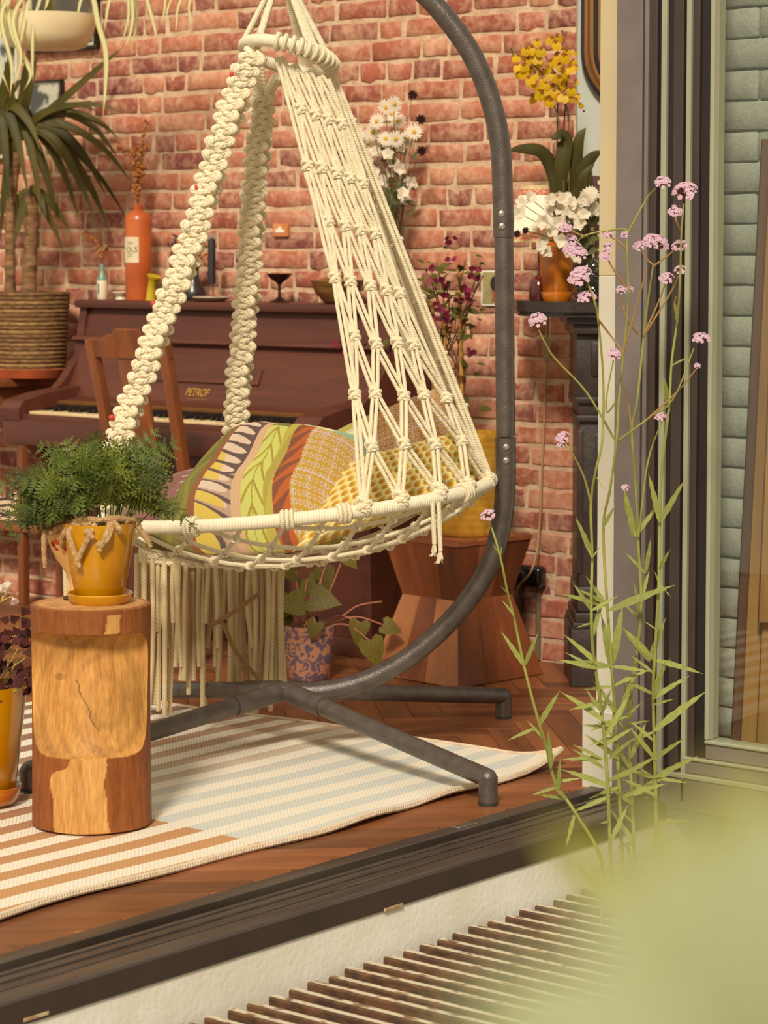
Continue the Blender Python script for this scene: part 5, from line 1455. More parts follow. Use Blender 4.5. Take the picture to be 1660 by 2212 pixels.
obj('dried_flower', m, mat('dried_silver_petal', srgb(150, 146, 140), .7), ca)
# metal goblet
c = onlid(604, -.13); s = SPX(604)
tag(obj('goblet', M().lathe([(.001, 0), (22 * s, 0), (22 * s, 2 * s), (14 * s, 6 * s), (4 * s, 12 * s), (3.2 * s, 22 * s), (3.2 * s, 38 * s), (8 * s, 44 * s), (20 * s, 52 * s), (28 * s, 62 * s), (27 * s, 63 * s), (18 * s, 55 * s), (.001, 48 * s)], c, 36),
        mat('tarnished_silver', srgb(88, 66, 54), .3, srgb(60, 44, 38), 20, metal=.8)), 'tarnished metal goblet standing alone on the piano', 'goblet')
# bowl of walnuts
c = onlid(730, -.14); s = SPX(730)
tag(obj('patterned_bowl', M().lathe([(.001, 0), (26 * s, 0), (30 * s, 3 * s), (50 * s, 26 * s), (59 * s, 50 * s), (58 * s, 51 * s), (48 * s, 28 * s), (24 * s, 8 * s), (.001, 7 * s)], c, 40),
        mat('horn_brown_bowl', srgb(132, 92, 44), .35, srgb(84, 54, 26), 12, (1, 1, 6))), 'brown banded bowl on the piano filled with walnuts', 'bowl')
m_nut = mat('walnut_shell', srgb(196, 128, 70), .7, srgb(150, 88, 44), 60, bump=.8, bs=90, rv=.15)
nm = M(); nm.ball((0, 0, 0), 1, 12, 8, (1, .85, .85)); NUT = mesh_of('walnut', nm, m_nut)
k = 0
for (dx, dy, dz) in ((-34, -12, 44), (-14, -22, 46), (8, -24, 47), (30, -14, 44), (-24, 12, 46), (2, 4, 52), (24, 12, 46), (-8, 26, 46), (-40, 14, 42), (14, 30, 45), (-6, -2, 60), (20, -6, 60)):
    o = inst('walnut', NUT, None, Matrix.Translation(c + Vector((dx * s, dy * s, dz * s))) @ Matrix.Rotation(uni(0, 3), 4, 'Z') @ Matrix.Scale(12.5 * s, 4))
    tag(o, 'walnut in its shell heaped in the brown banded bowl', 'walnut', 'walnuts in the banded bowl')
# glass vase of white flowers
c = onlid(852, -.09); s = SPX(852); c.x += .0
vz_ = thing('flower_vase', 'tall bubbled glass vase of white daisies and dark cosmos on the piano', 'vase of flowers', (min(c.x, PX1 - .05), c.y, PTOP))
c = Vector((min(c.x, PX1 - .05), c.y, PTOP))
obj('vase', M().lathe([(.001, 0), (22 * s, 0), (24 * s, 6 * s), (26 * s, 90 * s), (31 * s, 165 * s), (29.5 * s, 165 * s), (25 * s, 90 * s), (22 * s, 8 * s), (.001, 6 * s)], c, 36), m_clear, vz_)
m_fst = mat('green_flower_stem', srgb(92, 92, 42), .6, srgb(66, 66, 32), 20, rv=.2); m_pet = mat('white_petal', srgb(244, 234, 214), .6, srgb(232, 218, 192), 30, transl=.35); m_ctr = mat('yellow_flower_centre', srgb(206, 164, 40), .8); m_cos = mat('dark_cosmos_petal', srgb(40, 16, 18), .8, rv=.2, spec=.1)
def flower_mesh(n, L, W, mt, cup=.2, name='petals'):
    m = M()
    for k in range(n):
        v, F = leaf_verts(L, W, 4, .15, .12, .6); R = Matrix.Rotation(2 * math.pi * k / n + uni(-.08, .08), 4, 'Z') @ Matrix.Rotation(-cup + uni(-.1, .1), 4, 'Y'); m.add([R @ q for q in v], F)
    return mesh_of(name, m, mt, True, 80)
DAISY = flower_mesh(16, 1, .3, m_pet, .15, 'petals'); COSM = flower_mesh(8, 1, .55, m_cos, .1, 'petals'); ce = M(); ce.ball((0, 0, 0), 1, 8, 5, (1, 1, .6)); CEN = mesh_of('flower_centre', ce, m_ctr)
pea = M()
for k in range(5):
    v, F = leaf_verts(1, .9, 4, .4, .1, .5); R = Matrix.Rotation(2 * math.pi * k / 5 + uni(-.3, .3), 4, 'Z') @ Matrix.Rotation(-uni(.2, .8), 4, 'Y'); pea.add([R @ q for q in v], F)
PEA = mesh_of('petals', pea, m_pet, True, 80)
def bloom(par, me, p, nrm, s_, cen=True):
    mx = orient(p, nrm.orthogonal(), nrm, s_, 0); z = Vector(nrm).normalized(); x = z.orthogonal().normalized(); mx = basis(x, z.cross(x), z, p) @ Matrix.Rotation(uni(0, 6), 4, 'Z') @ Matrix.Scale(s_, 4)
    o = inst('flower', me, par, mx)
    if cen: inst('flower_centre', CEN, par, basis(x, z.cross(x), z, p + z * s_ * .08) @ Matrix.Scale(s_ * .25, 4))
    return o
FV = [(895, 285, 'd'), (833, 300, 'd'), (833, 232, 'd'), (815, 262, 'd'), (772, 290, 'd'), (852, 225, 'd'), (860, 262, 'd'), (795, 310, 'd'), (850, 352, 'p'), (862, 365, 'p'), (790, 340, 'p'), (800, 360, 'p'), (875, 405, 'p'), (876, 430, 'p'), (808, 402, 'p'), (822, 445, 'p'), (782, 330, 'p'), (840, 335, 'p'), (812, 330, 'p'), (862, 395, 'p'),
      (782, 300, 'd'), (806, 285, 'd'), (880, 300, 'd'), (846, 246, 'd'), (868, 318, 'p'), (824, 318, 'p'), (806, 372, 'p'), (842, 372, 'p'), (830, 392, 'p'), (888, 395, 'p'), (870, 420, 'p'), (815, 425, 'p'), (798, 350, 'p'), (856, 300, 'd'), (892, 205, 'c'), (910, 258, 'c'), (911, 326, 'c'), (747, 236, 'c'), (730, 335, 'c'), (717, 378, 'c')]
dv0 = -.10
for (x, y, k) in FV:
    p = WY(x, y, dv0 + uni(-.07, .03)); b0 = c + Vector((uni(-.012, .012), uni(-.012, .012), uni(.02, .1)))
    m = M(); m.tube(catmull([b0, c + Vector((uni(-.02, .02) + (p.x - c.x) * .1, uni(-.02, .02), 165 * s)), p.lerp(c + Vector((0, 0, 165 * s)), .35) + UPZ * .01, p], 5), .0014 if k != 'c' else .0009, 5); st = obj('stem', m, m_fst if k != 'c' else m_drys, vz_)
    n_ = (-FW + RT * uni(-.5, .5) + UPZ * uni(-.1, .6)); bloom(st, {'d': DAISY, 'p': PEA, 'c': COSM}[k], p, n_, {'d': .030, 'p': .026, 'c': .018}[k], k == 'd')
FLF = leaf_mesh('leaf', m_fst, 1, .3, fold=.2, droop=.3)
for k in range(60):
    p = WY(random.gauss(845, 28), uni(300, 470), dv0 + uni(-.05, .05)); inst('leaf', FLF, vz_, orient(p, rdir(-.2, 1), -FW, uni(.02, .045)))
for k in range(12):
    m = M(); m.tube([c + Vector((uni(-.015, .015), uni(-.015, .015), .012)), c + Vector((uni(-.025, .025), uni(-.025, .025), 165 * s)), WY(uni(820, 885), uni(360, 430), dv0)], .0015, 5); obj('stem', m, m_fst, vz_)
# ================================================================== fireplace in the corner
m_iron = mat('dark_carved_wood', srgb(58, 44, 38), .42, srgb(44, 33, 30), 16, bump=.25, bs=80, coat=.15)
fp = thing('fireplace_surround', 'dark carved fireplace surround with fluted pilaster and mantel shelf', 'fireplace', FP0)
def fb(n, a0, a1, b0, b1, z0, z1, bev=.004, par=None):
    m = M(); m.bbox(a0, a1, b0, b1, z0, z1, bev, FPM); return obj(n, m, m_iron, par or fp)
DF = dep(FP0)
zf = lambda py: P(1240, py, DF).z
MZ = P(1200, 652, DF - .0).z                         # top of mantel shelf
fb('plinth', 0, .24, 0, .30, .001, zf(1358))
fb('plinth_moulding', .004, .235, -.004, .29, zf(1358), zf(1345), .005); fb('plinth_moulding', .01, .23, .004, .285, zf(1345), zf(1325), .006)
fb('plinth_moulding', .016, .224, .012, .28, zf(1325), zf(1268), .012)
fb('pilaster', .022, .215, .02, .28, zf(1268), zf(912), .004)
fb('pilaster_edge', -.004 + .022, .034, .012, .05, zf(1240), zf(930), .003)
for k in range(3): fb('flute', .07 + k * .045, .09 + k * .045, .014, .03, zf(1240), zf(940), .004)
fb('capital_moulding', .012, .228, .006, .285, zf(912), zf(898), .004); fb('capital_block', .020, .22, .016, .28, zf(898), zf(872), .003); fb('capital_moulding', .008, .232, .002, .286, zf(872), zf(858), .004)
fb('frieze_block', .012, .24, .012, .29, zf(858), zf(722), .004)
pc = fb('carved_panel', .055, .235, .002, .02, zf(812), zf(738), .005)
for k in range(2): fb('panel_bead', .07 + .012 * k, .225 - .012 * k, -.003 - .002 * k, .01, zf(805 - 6 * k), zf(745 + 6 * k), .003, pc)
m = M()
for k in range(5):
    a = k * 1.2566; m.ball(FPM @ Vector((.15 + .018 * math.cos(a), -.009, zf(775) + .018 * math.sin(a))), .011, 8, 6)
m.ball(FPM @ Vector((.15, -.011, zf(775))), .010, 8, 6); obj('carved_rosette', m, m_iron, pc)
fb('frieze', .24, 1.15, .02, .30, zf(900), zf(722), .004)
fb('lintel_bracket', .10, .26, .0, .10, zf(985), zf(912), .018); fb('lintel_bracket', .15, .26, -.006, .08, zf(1010), zf(960), .014)
fb('cornice', .0, 1.2, -.012, .30, zf(722), zf(700), .006); fb('cornice', -.02, 1.2, -.03, .30, zf(700), zf(684), .006)
shp = [(-.155, .33), (-.155, .16), (-.135, .10), (-.035, -.055), (-.01, -.06), (1.25, -.06), (1.25, .33)]
m = M(); m.prism(shp, MZ - .030, MZ, FPM); obj('mantel_shelf', m, m_iron, fp, False)
m = M(); m.prism([(x * .985 + .004, y * .96 + .01) for x, y in shp], MZ - .045, MZ - .030, FPM); obj('shelf_moulding', m, m_iron, fp, False)
fb('hearth_opening', .24, .95, .16, .31, .002, zf(900), .004); fb('pilaster_right', .95, 1.15, .02, .30, .002, zf(900), .004)
# mirror on the chimney breast
m_cop = mat('copper_mirror_frame', srgb(176, 130, 88), .25, metal=.85); m_mir = mat('dark_mirror_glass', srgb(50, 36, 30), .06, metal=.9)
ml = P(1257, 200, DF + .30); zb_ = P(1275, 247, DF + .30).z
a_l = (ml - FP0).dot(RT); MW, MH = .46, .75
mi = thing('wall_mirror', 'copper framed mirror with rounded corners on the chimney breast', 'mirror', FPM @ Vector((a_l + MW / 2, .32, zb_)))
def rrect(w, h, ins, n=14, p=.19):
    out = []
    r = max(.01, p - ins)
    for (ccx_, ccy, a0) in ((w - p, p, -90), (w - p, h - p, 0), (p, h - p, 90), (p, p, 180)):
        for k in range(n + 1): a = math.radians(a0 + 90 * k / n); out.append((ccx_ + r * math.cos(a), ccy + r * math.sin(a)))
    return out
FPV = FPM @ Matrix(((1, 0, 0, a_l), (0, 0, -1, .318), (0, 1, 0, zb_), (0, 0, 0, 1)))
for ins, hgt_, rr_, mt in ((.004, .012, .007, m_blackf), (.014, .018, .008, m_cop), (.028, .022, .008, m_cop), (.042, .016, .007, m_blackf), (.052, .012, .006, m_cop)):
    m = M(); m.tube([FPV @ Vector((x, y, hgt_)) for x, y in rrect(MW, MH, ins)], rr_, 8, closed=True); obj('frame_moulding', m, mt, mi)
m = M(); m.prism(rrect(MW, MH, .05), .0, .008, FPV); obj('mirror_glass', m, m_mir, mi, False)
m = M(); m.prism(rrect(MW, MH, .006), -.008, .004, FPV); obj('backing', m, m_blackf, mi, False)

# ------------------------------------------------------------------ things on the mantel
def onm(px, d): q = P(px, 640, d); return Vector((q.x, q.y, MZ))
s = 1 / FPX
# orchid
OCm = onm(1203, DF + .10); od = dep(OCm); s = od / FPX
orc = thing('potted_orchid', 'yellow flowering orchid in an amber glazed pot on the mantel shelf', 'potted plant', OCm)
obj('saucer', M().lathe(saucer_prof(34 * s, 20 * s), OCm, 36), m_amb, orc)
ph_ = P(1203, 492, od).z - MZ - .006
obj('pot', M().lathe(pot_prof(29 * s, 42 * s, ph_, .006), OCm + Vector((0, 0, .006)), 40), m_amb, orc)
obj('soil', M().lathe([(.001, .004), (36 * s, 0)], OCm + Vector((0, 0, ph_ - .012)), 20), m_soil, orc)
m_ol = mat('orchid_leaf', srgb(62, 56, 24), .5, srgb(80, 72, 32), 6, transl=.1, rv=.1, spec=.25)
OT = OCm + Vector((0, 0, ph_))
def oleaf(pl_, w, dd):
    path = catmull([OT - UPZ * .03] + [P(x, y, od + d_) for (x, y), d_ in zip(pl_, dd)], 7)
    m = M(); ribbon(m, path, lambda t: w * (.35 + .65 * min(1, t * 2.2)) * max(.03, (1 - t ** 5)), -FW + UPZ * .25, .25)
    o = obj('leaf', m, m_ol, orc); sm_ = o.modifiers.new('thickness', 'SOLIDIFY'); sm_.thickness = .0016
oleaf([(1203, 430), (1190, 360), (1168, 328), (1130, 322), (1098, 325)], .021, (0, 0, -.01, -.03, -.05))
oleaf([(1212, 430), (1214, 360), (1222, 305), (1210, 292), (1192, 302)], .023, (-.01, -.03, -.03, -.05, -.06))
oleaf([(1240, 420), (1245, 350), (1252, 300), (1266, 276)], .019, (0, -.01, -.02, -.02))
oleaf([(1240, 430), (1258, 370), (1280, 340), (1302, 325)], .020, (0, -.02, -.03, -.04))
oleaf([(1232, 440), (1255, 410), (1262, 380), (1285, 352)], .018, (-.02, -.04, -.05, -.05))
oleaf([(1225, 440), (1238, 400), (1236, 370)], .020, (.0, .01, .01))
oleaf([(1250, 450), (1268, 420), (1272, 390), (1278, 365)], .016, (-.02, -.04, -.05, -.05))
m_osp = mat('orchid_flower_spike', srgb(96, 84, 38), .5); m_stk = mat('dark_plant_stake', srgb(40, 32, 26), .5)
for pl_ in ([(1228, 430), (1230, 300), (1226, 235), (1208, 190), (1190, 140), (1165, 105)], [(1218, 430), (1210, 280), (1195, 220), (1180, 170), (1140, 130), (1105, 115)]):
    m = M(); m.tube(catmull([OT - UPZ * .02] + [P(x, y, od - .02) for x, y in pl_], 6), .0022, 6); obj('flower_spike', m, m_osp, orc)
for px_, y1 in ((1227, 148), (1205, 190)):
    m = M(); m.tube([OT - UPZ * .03 + RT * .0, P(px_, y1, od - .008)], .0022, 6); obj('stake', m, m_stk, orc)
for (x, y) in ((1229, 250), (1206, 258)):
    m = M()
    for k in range(3): m.tube([P(x, y + k * 4, od - .014) + RT * .006 * math.cos(a) + FW * .008 * math.sin(a) for a in [i * .628 for i in range(10)]], .0012, 5, closed=True)
    obj('clip', m, m_osp, orc)
m_yp = mat('yellow_orchid_petal', srgb(226, 190, 12), .5, srgb(220, 168, 6), 60, rv=.12, transl=.3); m_bp = mat('brown_orchid_sepal', srgb(176, 104, 20), .5, srgb(120, 60, 14), 90, transl=.2)
lip = M()
for sx in (-1, 1):
    v, F = leaf_verts(1, .85, 5, .1, .15, .45); R = Matrix.Rotation(sx * .42, 4, 'Z'); lip.add([R @ q for q in v], F)
LIP = mesh_of('lip', lip, m_yp, True, 80)
sep = M()
for a in (1.9, 2.7, 3.5, 4.35):
    v, F = leaf_verts(.5, .2, 3, .2, .1, .7); R = Matrix.Rotation(a, 4, 'Z'); sep.add([R @ q for q in v], F)
sep.ball((0, 0, .05), .12, 7, 5); SEP = mesh_of('sepals', sep, m_bp, True, 80)
OF = []
def dens(x, y):
    return ((x - 1175) / 62) ** 2 + ((y - 140) / 62) ** 2 < 1 or ((x - 1205) / 42) ** 2 + ((y - 175) / 45) ** 2 < 1 or ((x - 1230) / 22) ** 2 + ((y - 130) / 30) ** 2 < 1
tries = 0
while len(OF) < 48 and tries < 9000:
    tries += 1; x, y = uni(1112, 1252), uni(76, 222)
    if dens(x, y) and all((x - a) ** 2 + (y - b_) ** 2 > 120 for a, b_ in OF): OF.append((x, y))
OF += [(1192, 82), (1205, 78), (1240, 130), (1243, 142), (1152, 208), (1250, 205), (1254, 225), (1246, 215), (1185, 205), (1218, 205)]
for (x, y) in OF:
    p = P(x, y, od - .03 + uni(-.05, .03)); n_ = (-FW + RT * uni(-.7, .7) + UPZ * uni(-.3, .5)).normalized()
    d = (-UPZ + RT * uni(-.6, .6)); d = (d - n_ * d.dot(n_)).normalized()
    sc_ = uni(.021, .028) if x < 1235 else .015
    o = inst('floret', LIP, orc, basis(d, n_.cross(d), n_, p) @ Matrix.Scale(sc_, 4)); inst('sepals', SEP, o, Matrix.Identity(4)); 
    q = o.children[0]; q.matrix_basis = Matrix.Identity(4)
for (x, y) in ((1105, 105), (1102, 112), (1110, 120), (1215, 68), (1222, 74), (1258, 232), (1262, 240)):
    m = M(); m.ball(P(x, y, od - .03), .004, 7, 5); obj('bud', m, m_osp, orc)
# crackled glass vase of white sweet peas
VC = onm(1272, DF + .02); vd = dep(VC); s = vd / FPX
gv = thing('crackle_vase', 'round crackled glass vase of white flowers at the right end of the mantel', 'vase of flowers', VC)
obj('vase', M().lathe([(.001, 0), (22 * s, 0), (34 * s, 14 * s), (41 * s, 40 * s), (40 * s, 62 * s), (30 * s, 86 * s), (18 * s, 95 * s), (16.5 * s, 95 * s), (28 * s, 84 * s), (38.5 * s, 62 * s), (39.5 * s, 40 * s), (32 * s, 15 * s), (.001, 4 * s)], VC, 40), glass_mat('crackled_glass', (.66, .64, .56, 1), 1.0, 90), gv)
for (x, y, k) in ((1128, 440, 'p'), (1145, 428, 'p'), (1122, 462, 'p'), (1190, 432, 'p'), (1205, 425, 'p'), (1220, 432, 'p'), (1235, 440, 'p'), (1212, 452, 'p'), (1228, 462, 'p'), (1190, 455, 'p'), (1178, 480, 'p'), (1192, 500, 'p'), (1246, 455, 'p'), (1262, 465, 'p'), (1255, 485, 'p'), (1170, 515, 'p'), (1168, 535, 'p'), (1182, 545, 'p'), (1215, 520, 'p'), (1225, 545, 'p'), (1240, 555, 'p'), (1262, 430, 'p'), (1278, 418, 'd'), (1270, 424, 'd'), (1288, 450, 'p'), (1118, 505, 'c'), (1136, 498, 'c'), (1210, 480, 'p'), (1240, 485, 'p')):
    p = P(x, y, vd - .05 + uni(-.04, .03)); nk = VC + Vector((0, 0, 92 * s)) + RT * uni(-.01, .01)
    m = M(); m.tube(catmull([VC + Vector((uni(-.01, .01), uni(-.01, .01), 20 * s)), nk, nk.lerp(p, .55) + UPZ * .012, p], 5), .0013, 5); st = obj('stem', m, m_fst, gv)
    n_ = -FW + RT * uni(-.6, .6) + UPZ * uni(-.2, .5)
    bloom(st, {'p': PEA, 'd': DAISY, 'c': COSM}[k], p, n_, {'p': uni(.022, .029), 'd': .026, 'c': .013}[k], False)
for k in range(9):
    inst('leaf', FLF, gv, orient(P(uni(1255, 1290), uni(480, 560), vd - .02), rdir(0, 1), -FW, uni(.04, .07)))
# table lamp with pleated shade, cord and inline switch
TLx = P(1160, 640, DF + .17); TL = Vector((TLx.x, TLx.y, MZ)); ld = dep(TL); s = ld / FPX
lp = thing('table_lamp', 'small table lamp with a cream pleated shade and red trim on the mantel', 'lamp', TL)
obj('base', M().lathe([(.001, 0), (19 * s, 0), (21 * s, 4 * s), (22 * s, 24 * s), (19 * s, 42 * s), (10 * s, 52 * s), (3 * s, 56 * s), (2.5 * s, 130 * s), (.001, 130 * s)], TL + RT * .006, 28), mat('dark_red_glass', srgb(56, 18, 16), .1, srgb(120, 34, 24), 8, coat=.8), lp)
m_shade, nt, b = newmat('pleated_cream_shade')
b.inputs['Base Color'].default_value = srgb(246, 234, 206); b.inputs['Roughness'].default_value = .8; b.inputs['Subsurface Weight'].default_value = .0
z0, z1 = P(1160, 523, ld).z - MZ, P(1160, 401, ld).z - MZ
shm = M(); NP = 96
def shp_(u, v):
    a = 2 * math.pi * u; r = (57 - 22 * v) * s * (1 + .012 * (1 if int(u * NP) % 2 else -1)); return TL + Vector((math.cos(a) * r, math.sin(a) * r, z0 + (z1 - z0) * v))
shm.grid(shp_, NP, 8, True); so_ = obj('shade', shm, m_shade, lp, False)
m_red = mat('red_braid', srgb(196, 66, 48), .8, srgb(226, 180, 140), 160); m_crb = mat('cream_braid', srgb(226, 200, 150), .8, srgb(196, 160, 100), 140)
def ringz(n, v0, v1, ex_, mt):
    m = M(); m.grid(lambda u, v: TL + Vector((math.cos(6.2832 * u), math.sin(6.2832 * u), 0)) * ((57 - 22 * (v0 + (v1 - v0) * v)) * s * 1.02 + ex_) + UPZ * (z0 + (z1 - z0) * (v0 + (v1 - v0) * v)), 48, 3, True); obj(n, m, mt, so_)
ringz('trim', .0, .045, .002, m_crb); ringz('trim', .045, .17, .001, m_red); ringz('trim', .84, .93, .001, m_red); ringz('trim', .93, 1.0, .002, m_crb)
m_cordb = mat('beige_flex', srgb(176, 140, 92), .6)
cdp = [TL + FW * .03 + UPZ * .012, P(1165, 652, ld + .02) - RT * .11, WY(1183, 692, -.03), WY(1182, 735, -.03), WY(1181, 800, -.02), WY(1172, 1000, -.02), WY(1165, 1150, -.03), WY(1150, 1230, -.06), WY(1118, 1272, -.06), WY(1100, 1330, -.05)]
path = catmull(cdp[2:], 8); m = M(); m.tube([WY(1184, 664, -.03)] + path, .0034, 8); obj('cord', m, m_cordb, lp)
sw0 = WY(1181, 752, -.03); m = M(); mx_s = basis(RT, FW, UPZ, sw0); m.prism([(-.013, -.02), (-.006, -.034), (.006, -.034), (.013, -.02), (.013, .02), (.006, .034), (-.006, .034), (-.013, .02)], -.008, .008, mx_s @ Matrix.Rotation(math.radians(90), 4, 'X')); obj('inline_switch', m, mat('beige_plastic', srgb(186, 158, 112), .45), lp, False)
# small patterned tile leaning at the back of the mantel
tl0 = P(1280, 420, DF + .27); m = M(); mx_t = basis(RT, UPZ, -FW, Vector((tl0.x, tl0.y, 0)))
zt0 = MZ; zt1 = P(1280, 380, DF + .27).z
tile = thing('patterned_picture', 'small red and white chequered picture behind the white flowers on the mantel', 'picture', (tl0.x, tl0.y, MZ))
m = M(); m.bbox(-.03, .10, zt0, zt1, -.006, .006, .002, mx_t, 1); obj('panel', m, mat('dark_panel', srgb(86, 52, 44), .6), tile)
m_chk = mat('cream_square', srgb(226, 206, 170), .6); sq = M(); sq.box(-.006, .006, -.006, .006, 0, .001); SQ = mesh_of('painted_square', sq, m_chk, False)
for i in range(6):
    for j in range(12):
        if (i + j) % 2 == 0: inst('painted_square', SQ, tile, mx_t @ Matrix.Translation((-.02 + i * .021, zt1 - .02 - j * .02, .006)))

# ------------------------------------------------------------------ wall pieces
m_bak = mat('black_bakelite', srgb(22, 16, 15), .2, coat=.5)
sk = WY(1143, 1243, -.02); 
so = thing('wall_socket', 'black bakelite double wall socket low on the brick wall', 'socket', sk)
m = M(); w2, h2 = .062, .034
m.bbox(sk.x - w2, sk.x + w2, -.05, -.002, sk.z - h2, sk.z + h2, .020, seg=4); obj('housing', m, m_bak, so)
for dx, n in ((.03, 'outlet'), (-.03, 'outlet')):
    m = M(); mxo = Matrix.Translation((sk.x + dx, -.0505, sk.z)) @ Matrix.Rotation(math.radians(90), 4, 'X'); m.lathe([(.022, 0), (.022, .003), (.019, .003), (.017, -.004), (.001, -.004)], (0, 0, 0), 24, mxo); obj(n, m, m_bak, so)
m = M(); m.ball((sk.x - .034, -.066, sk.z - .004), .018, 14, 10, (1, .9, 1)); obj('plug', m, mat('cream_plug', srgb(206, 186, 156), .4), so)
m_skshade = mat('socket_shade_tone', srgb(120, 100, 76), .7, srgb(104, 86, 64), 10)  # upright tubes put in for the shadow strips below the socket
for px, w in ((1163, .010), (1123, .009)):
    q = WY(px, 1300, -.012); m = M(); m.tube([(q.x, -.011, .004), (q.x, -.011, sk.z - h2 + .004)], w * .85, 10); obj('shade_strip', m, m_skshade, so)
# portrait card
pc0, pc1 = WY(1041, 660, -.012), WY(1085, 584, -.012)
card = thing('portrait_card', 'small postcard of a head in profile pinned to the brick wall', 'postcard', ((pc0.x + pc1.x) / 2, -.012, pc0.z))
m = M(); m.box(pc0.x, pc1.x, -.014, -.011, pc0.z, pc1.z); obj('card_border', m, mat('white_card', srgb(226, 220, 204), .6), card, False)
m = M(); m.box(pc0.x + .005, pc1.x - .005, -.0148, -.0138, pc0.z + .005, pc1.z - .006); obj('card_print', m, mat('olive_print', srgb(176, 150, 96), .6, srgb(128, 130, 88), 14), card, False)
cxm, czm = pc0.x + (pc1.x - pc0.x) * .62, pc0.z + (pc1.z - pc0.z) * .5
mxk = Matrix(((1, 0, 0, cxm), (0, 0, 1, -.0152), (0, 1, 0, czm), (0, 0, 0, 1)))
m = M(); m.prism([(-.010, -.044), (.02, -.044), (.018, .01), (-.006, .012), (-.009, -.01), (-.005, -.025)], -.0004, .0004, mxk); obj('printed_face', m, mat('brown_print', srgb(150, 82, 56), .6), card, False)
m = M(); m.prism([(.006 + .019 * math.cos(a), .014 + .024 * math.sin(a)) for a in [i * .4488 for i in range(14)]], -.0009, -.0004, mxk); obj('printed_hair', m, mat('dark_print', srgb(44, 30, 28), .6), card, False)
# small glazed plaque set in the wall
q0 = WY(607, 497, -.012); m = M(); m.bbox(q0.x - .033, q0.x + .033, -.016, -.002, q0.z - .022, q0.z + .022, .004)
pq = thing('glazed_plaque', 'tiny orange plaque with a white motif fixed to the brick wall', 'plaque', (q0.x, -.01, q0.z - .02))
obj('tile', m, mat('orange_tile', srgb(214, 140, 88), .6, srgb(196, 116, 66), 20), pq)
m = M(); m.prism([(-.020, -.008), (.020, -.008), (.022, .0), (.008, .002), (.004, .012), (-.006, .010), (-.008, .003), (-.02, .002)], -.0012, .0004, Matrix(((1, 0, 0, q0.x), (0, 0, 1, -.0168), (0, 1, 0, q0.z), (0, 0, 0, 1)))); obj('motif', m, mat('white_motif', srgb(236, 226, 206), .6), pq, False)
# framed pictures behind the yucca
def frame(px0, py0, px1, py1, fw, mf, mp, label, name='framed_picture', mat_w=.0, y=-.02):
    a, b_ = WY(px0, py1, y), WY(px1, py0, y); x0, x1, z0, z1 = a.x, b_.x, a.z, b_.z
    t = thing(name, label, 'picture', ((x0 + x1) / 2, y, z0))
    for (u0, u1, w0, w1) in ((x0, x1, z0, z0 + fw), (x0, x1, z1 - fw, z1), (x0, x0 + fw, z0 + fw, z1 - fw), (x1 - fw, x1, z0 + fw, z1 - fw)):
        m = M(); m.bbox(u0, u1, y - .010, y + .016, w0, w1, .002, seg=1); obj('frame_bar', m, mf, t)
    if mat_w: m = M(); m.box(x0 + fw, x1 - fw, y, y + .004, z0 + fw, z1 - fw); obj('mount', m, m_mount, t, False)
    m = M(); m.box(x0 + fw + mat_w, x1 - fw - mat_w, y - .003, y + .003, z0 + fw + mat_w, z1 - fw - mat_w); obj('print', m, mp, t, False)
    m = M(); m.box(x0 + fw, x1 - fw, y - .006, y - .0045, z0 + fw, z1 - fw); obj('glazing', m, m_glass, t, False)
    return t
m_mount = mat('white_mount', srgb(226, 214, 190), .8)
m_photo = mat('grey_photograph', srgb(206, 194, 176), .6, srgb(60, 54, 56), 16, lo=.44, hi=.54)
m_photo2 = mat('dark_sepia_photograph', srgb(86, 66, 50), .5, srgb(52, 40, 32), 8)
m_photo3 = mat('pale_print', srgb(206, 200, 192), .7, srgb(70, 62, 66), 9, lo=.52, hi=.6)
m_bfr = mat('black_wood_frame', srgb(28, 20, 18), .4)
frame(62, 172, 133, 256, .007, m_bfr, m_photo, 'small black framed grey photograph half hidden by the yucca leaves', mat_w=.006)
frame(60, -150, 209, 116, .014, m_bfr, m_photo2, 'dark framed picture high on the wall behind the cream hanging planter', mat_w=.012)
frame(-90, 70, 38, 345, .006, m_mount, m_photo3, 'pale print in a white frame at the left edge of the wall', mat_w=.01)

# ================================================================== hanging spider plant, top left
SPD = dep(WY(100, 60, -.62))
hb_ = P(104, 108, SPD); s = SPD / FPX
sp_ = thing('hanging_spider_plant', 'spider plant with long striped leaves in a cream hanging bowl at the top left', 'hanging plant', hb_)
m_crem = mat('cream_hanging_bowl', srgb(232, 212, 170), .6, srgb(216, 194, 150), 6)
obj('bowl', M().lathe([(.001, 2 * s), (66 * s, 2 * s), (82 * s, 8 * s), (96 * s, 30 * s), (103 * s, 60 * s), (104 * s, 74 * s), (101 * s, 74 * s), (98 * s, 58 * s), (80 * s, 14 * s), (.001, 8 * s)], hb_, 56), m_crem, sp_)
obj('soil', M().lathe([(.001, 64 * s), (98 * s, 60 * s)], hb_, 32), m_soil, sp_)
for k in range(3):
    a = k * 2.094 + .3; m = M(); m.tube([hb_ + Vector((math.cos(a) * 102 * s, math.sin(a) * 102 * s, 72 * s)), hb_ + Vector((0, 0, 1.02))], .0018, 6); obj('hanging_cord', m, m_brope, sp_)
m_spl, nt, b = newmat('striped_spider_leaf')
uv = nd(nt, 'ShaderNodeUVMap'); spx = nd(nt, 'ShaderNodeSeparateXYZ', i_0=uv.outputs[0])
at = nd(nt, 'ShaderNodeVertexColor', layer_name='Col')
nt.links.new(at.outputs[0], b.inputs['Base Color']); b.inputs['Roughness'].default_value = .45
tr_ = nd(nt, 'ShaderNodeBsdfTranslucent', i_0=at.outputs[0]); mxs = nd(nt, 'ShaderNodeMixShader', i_0=.35)
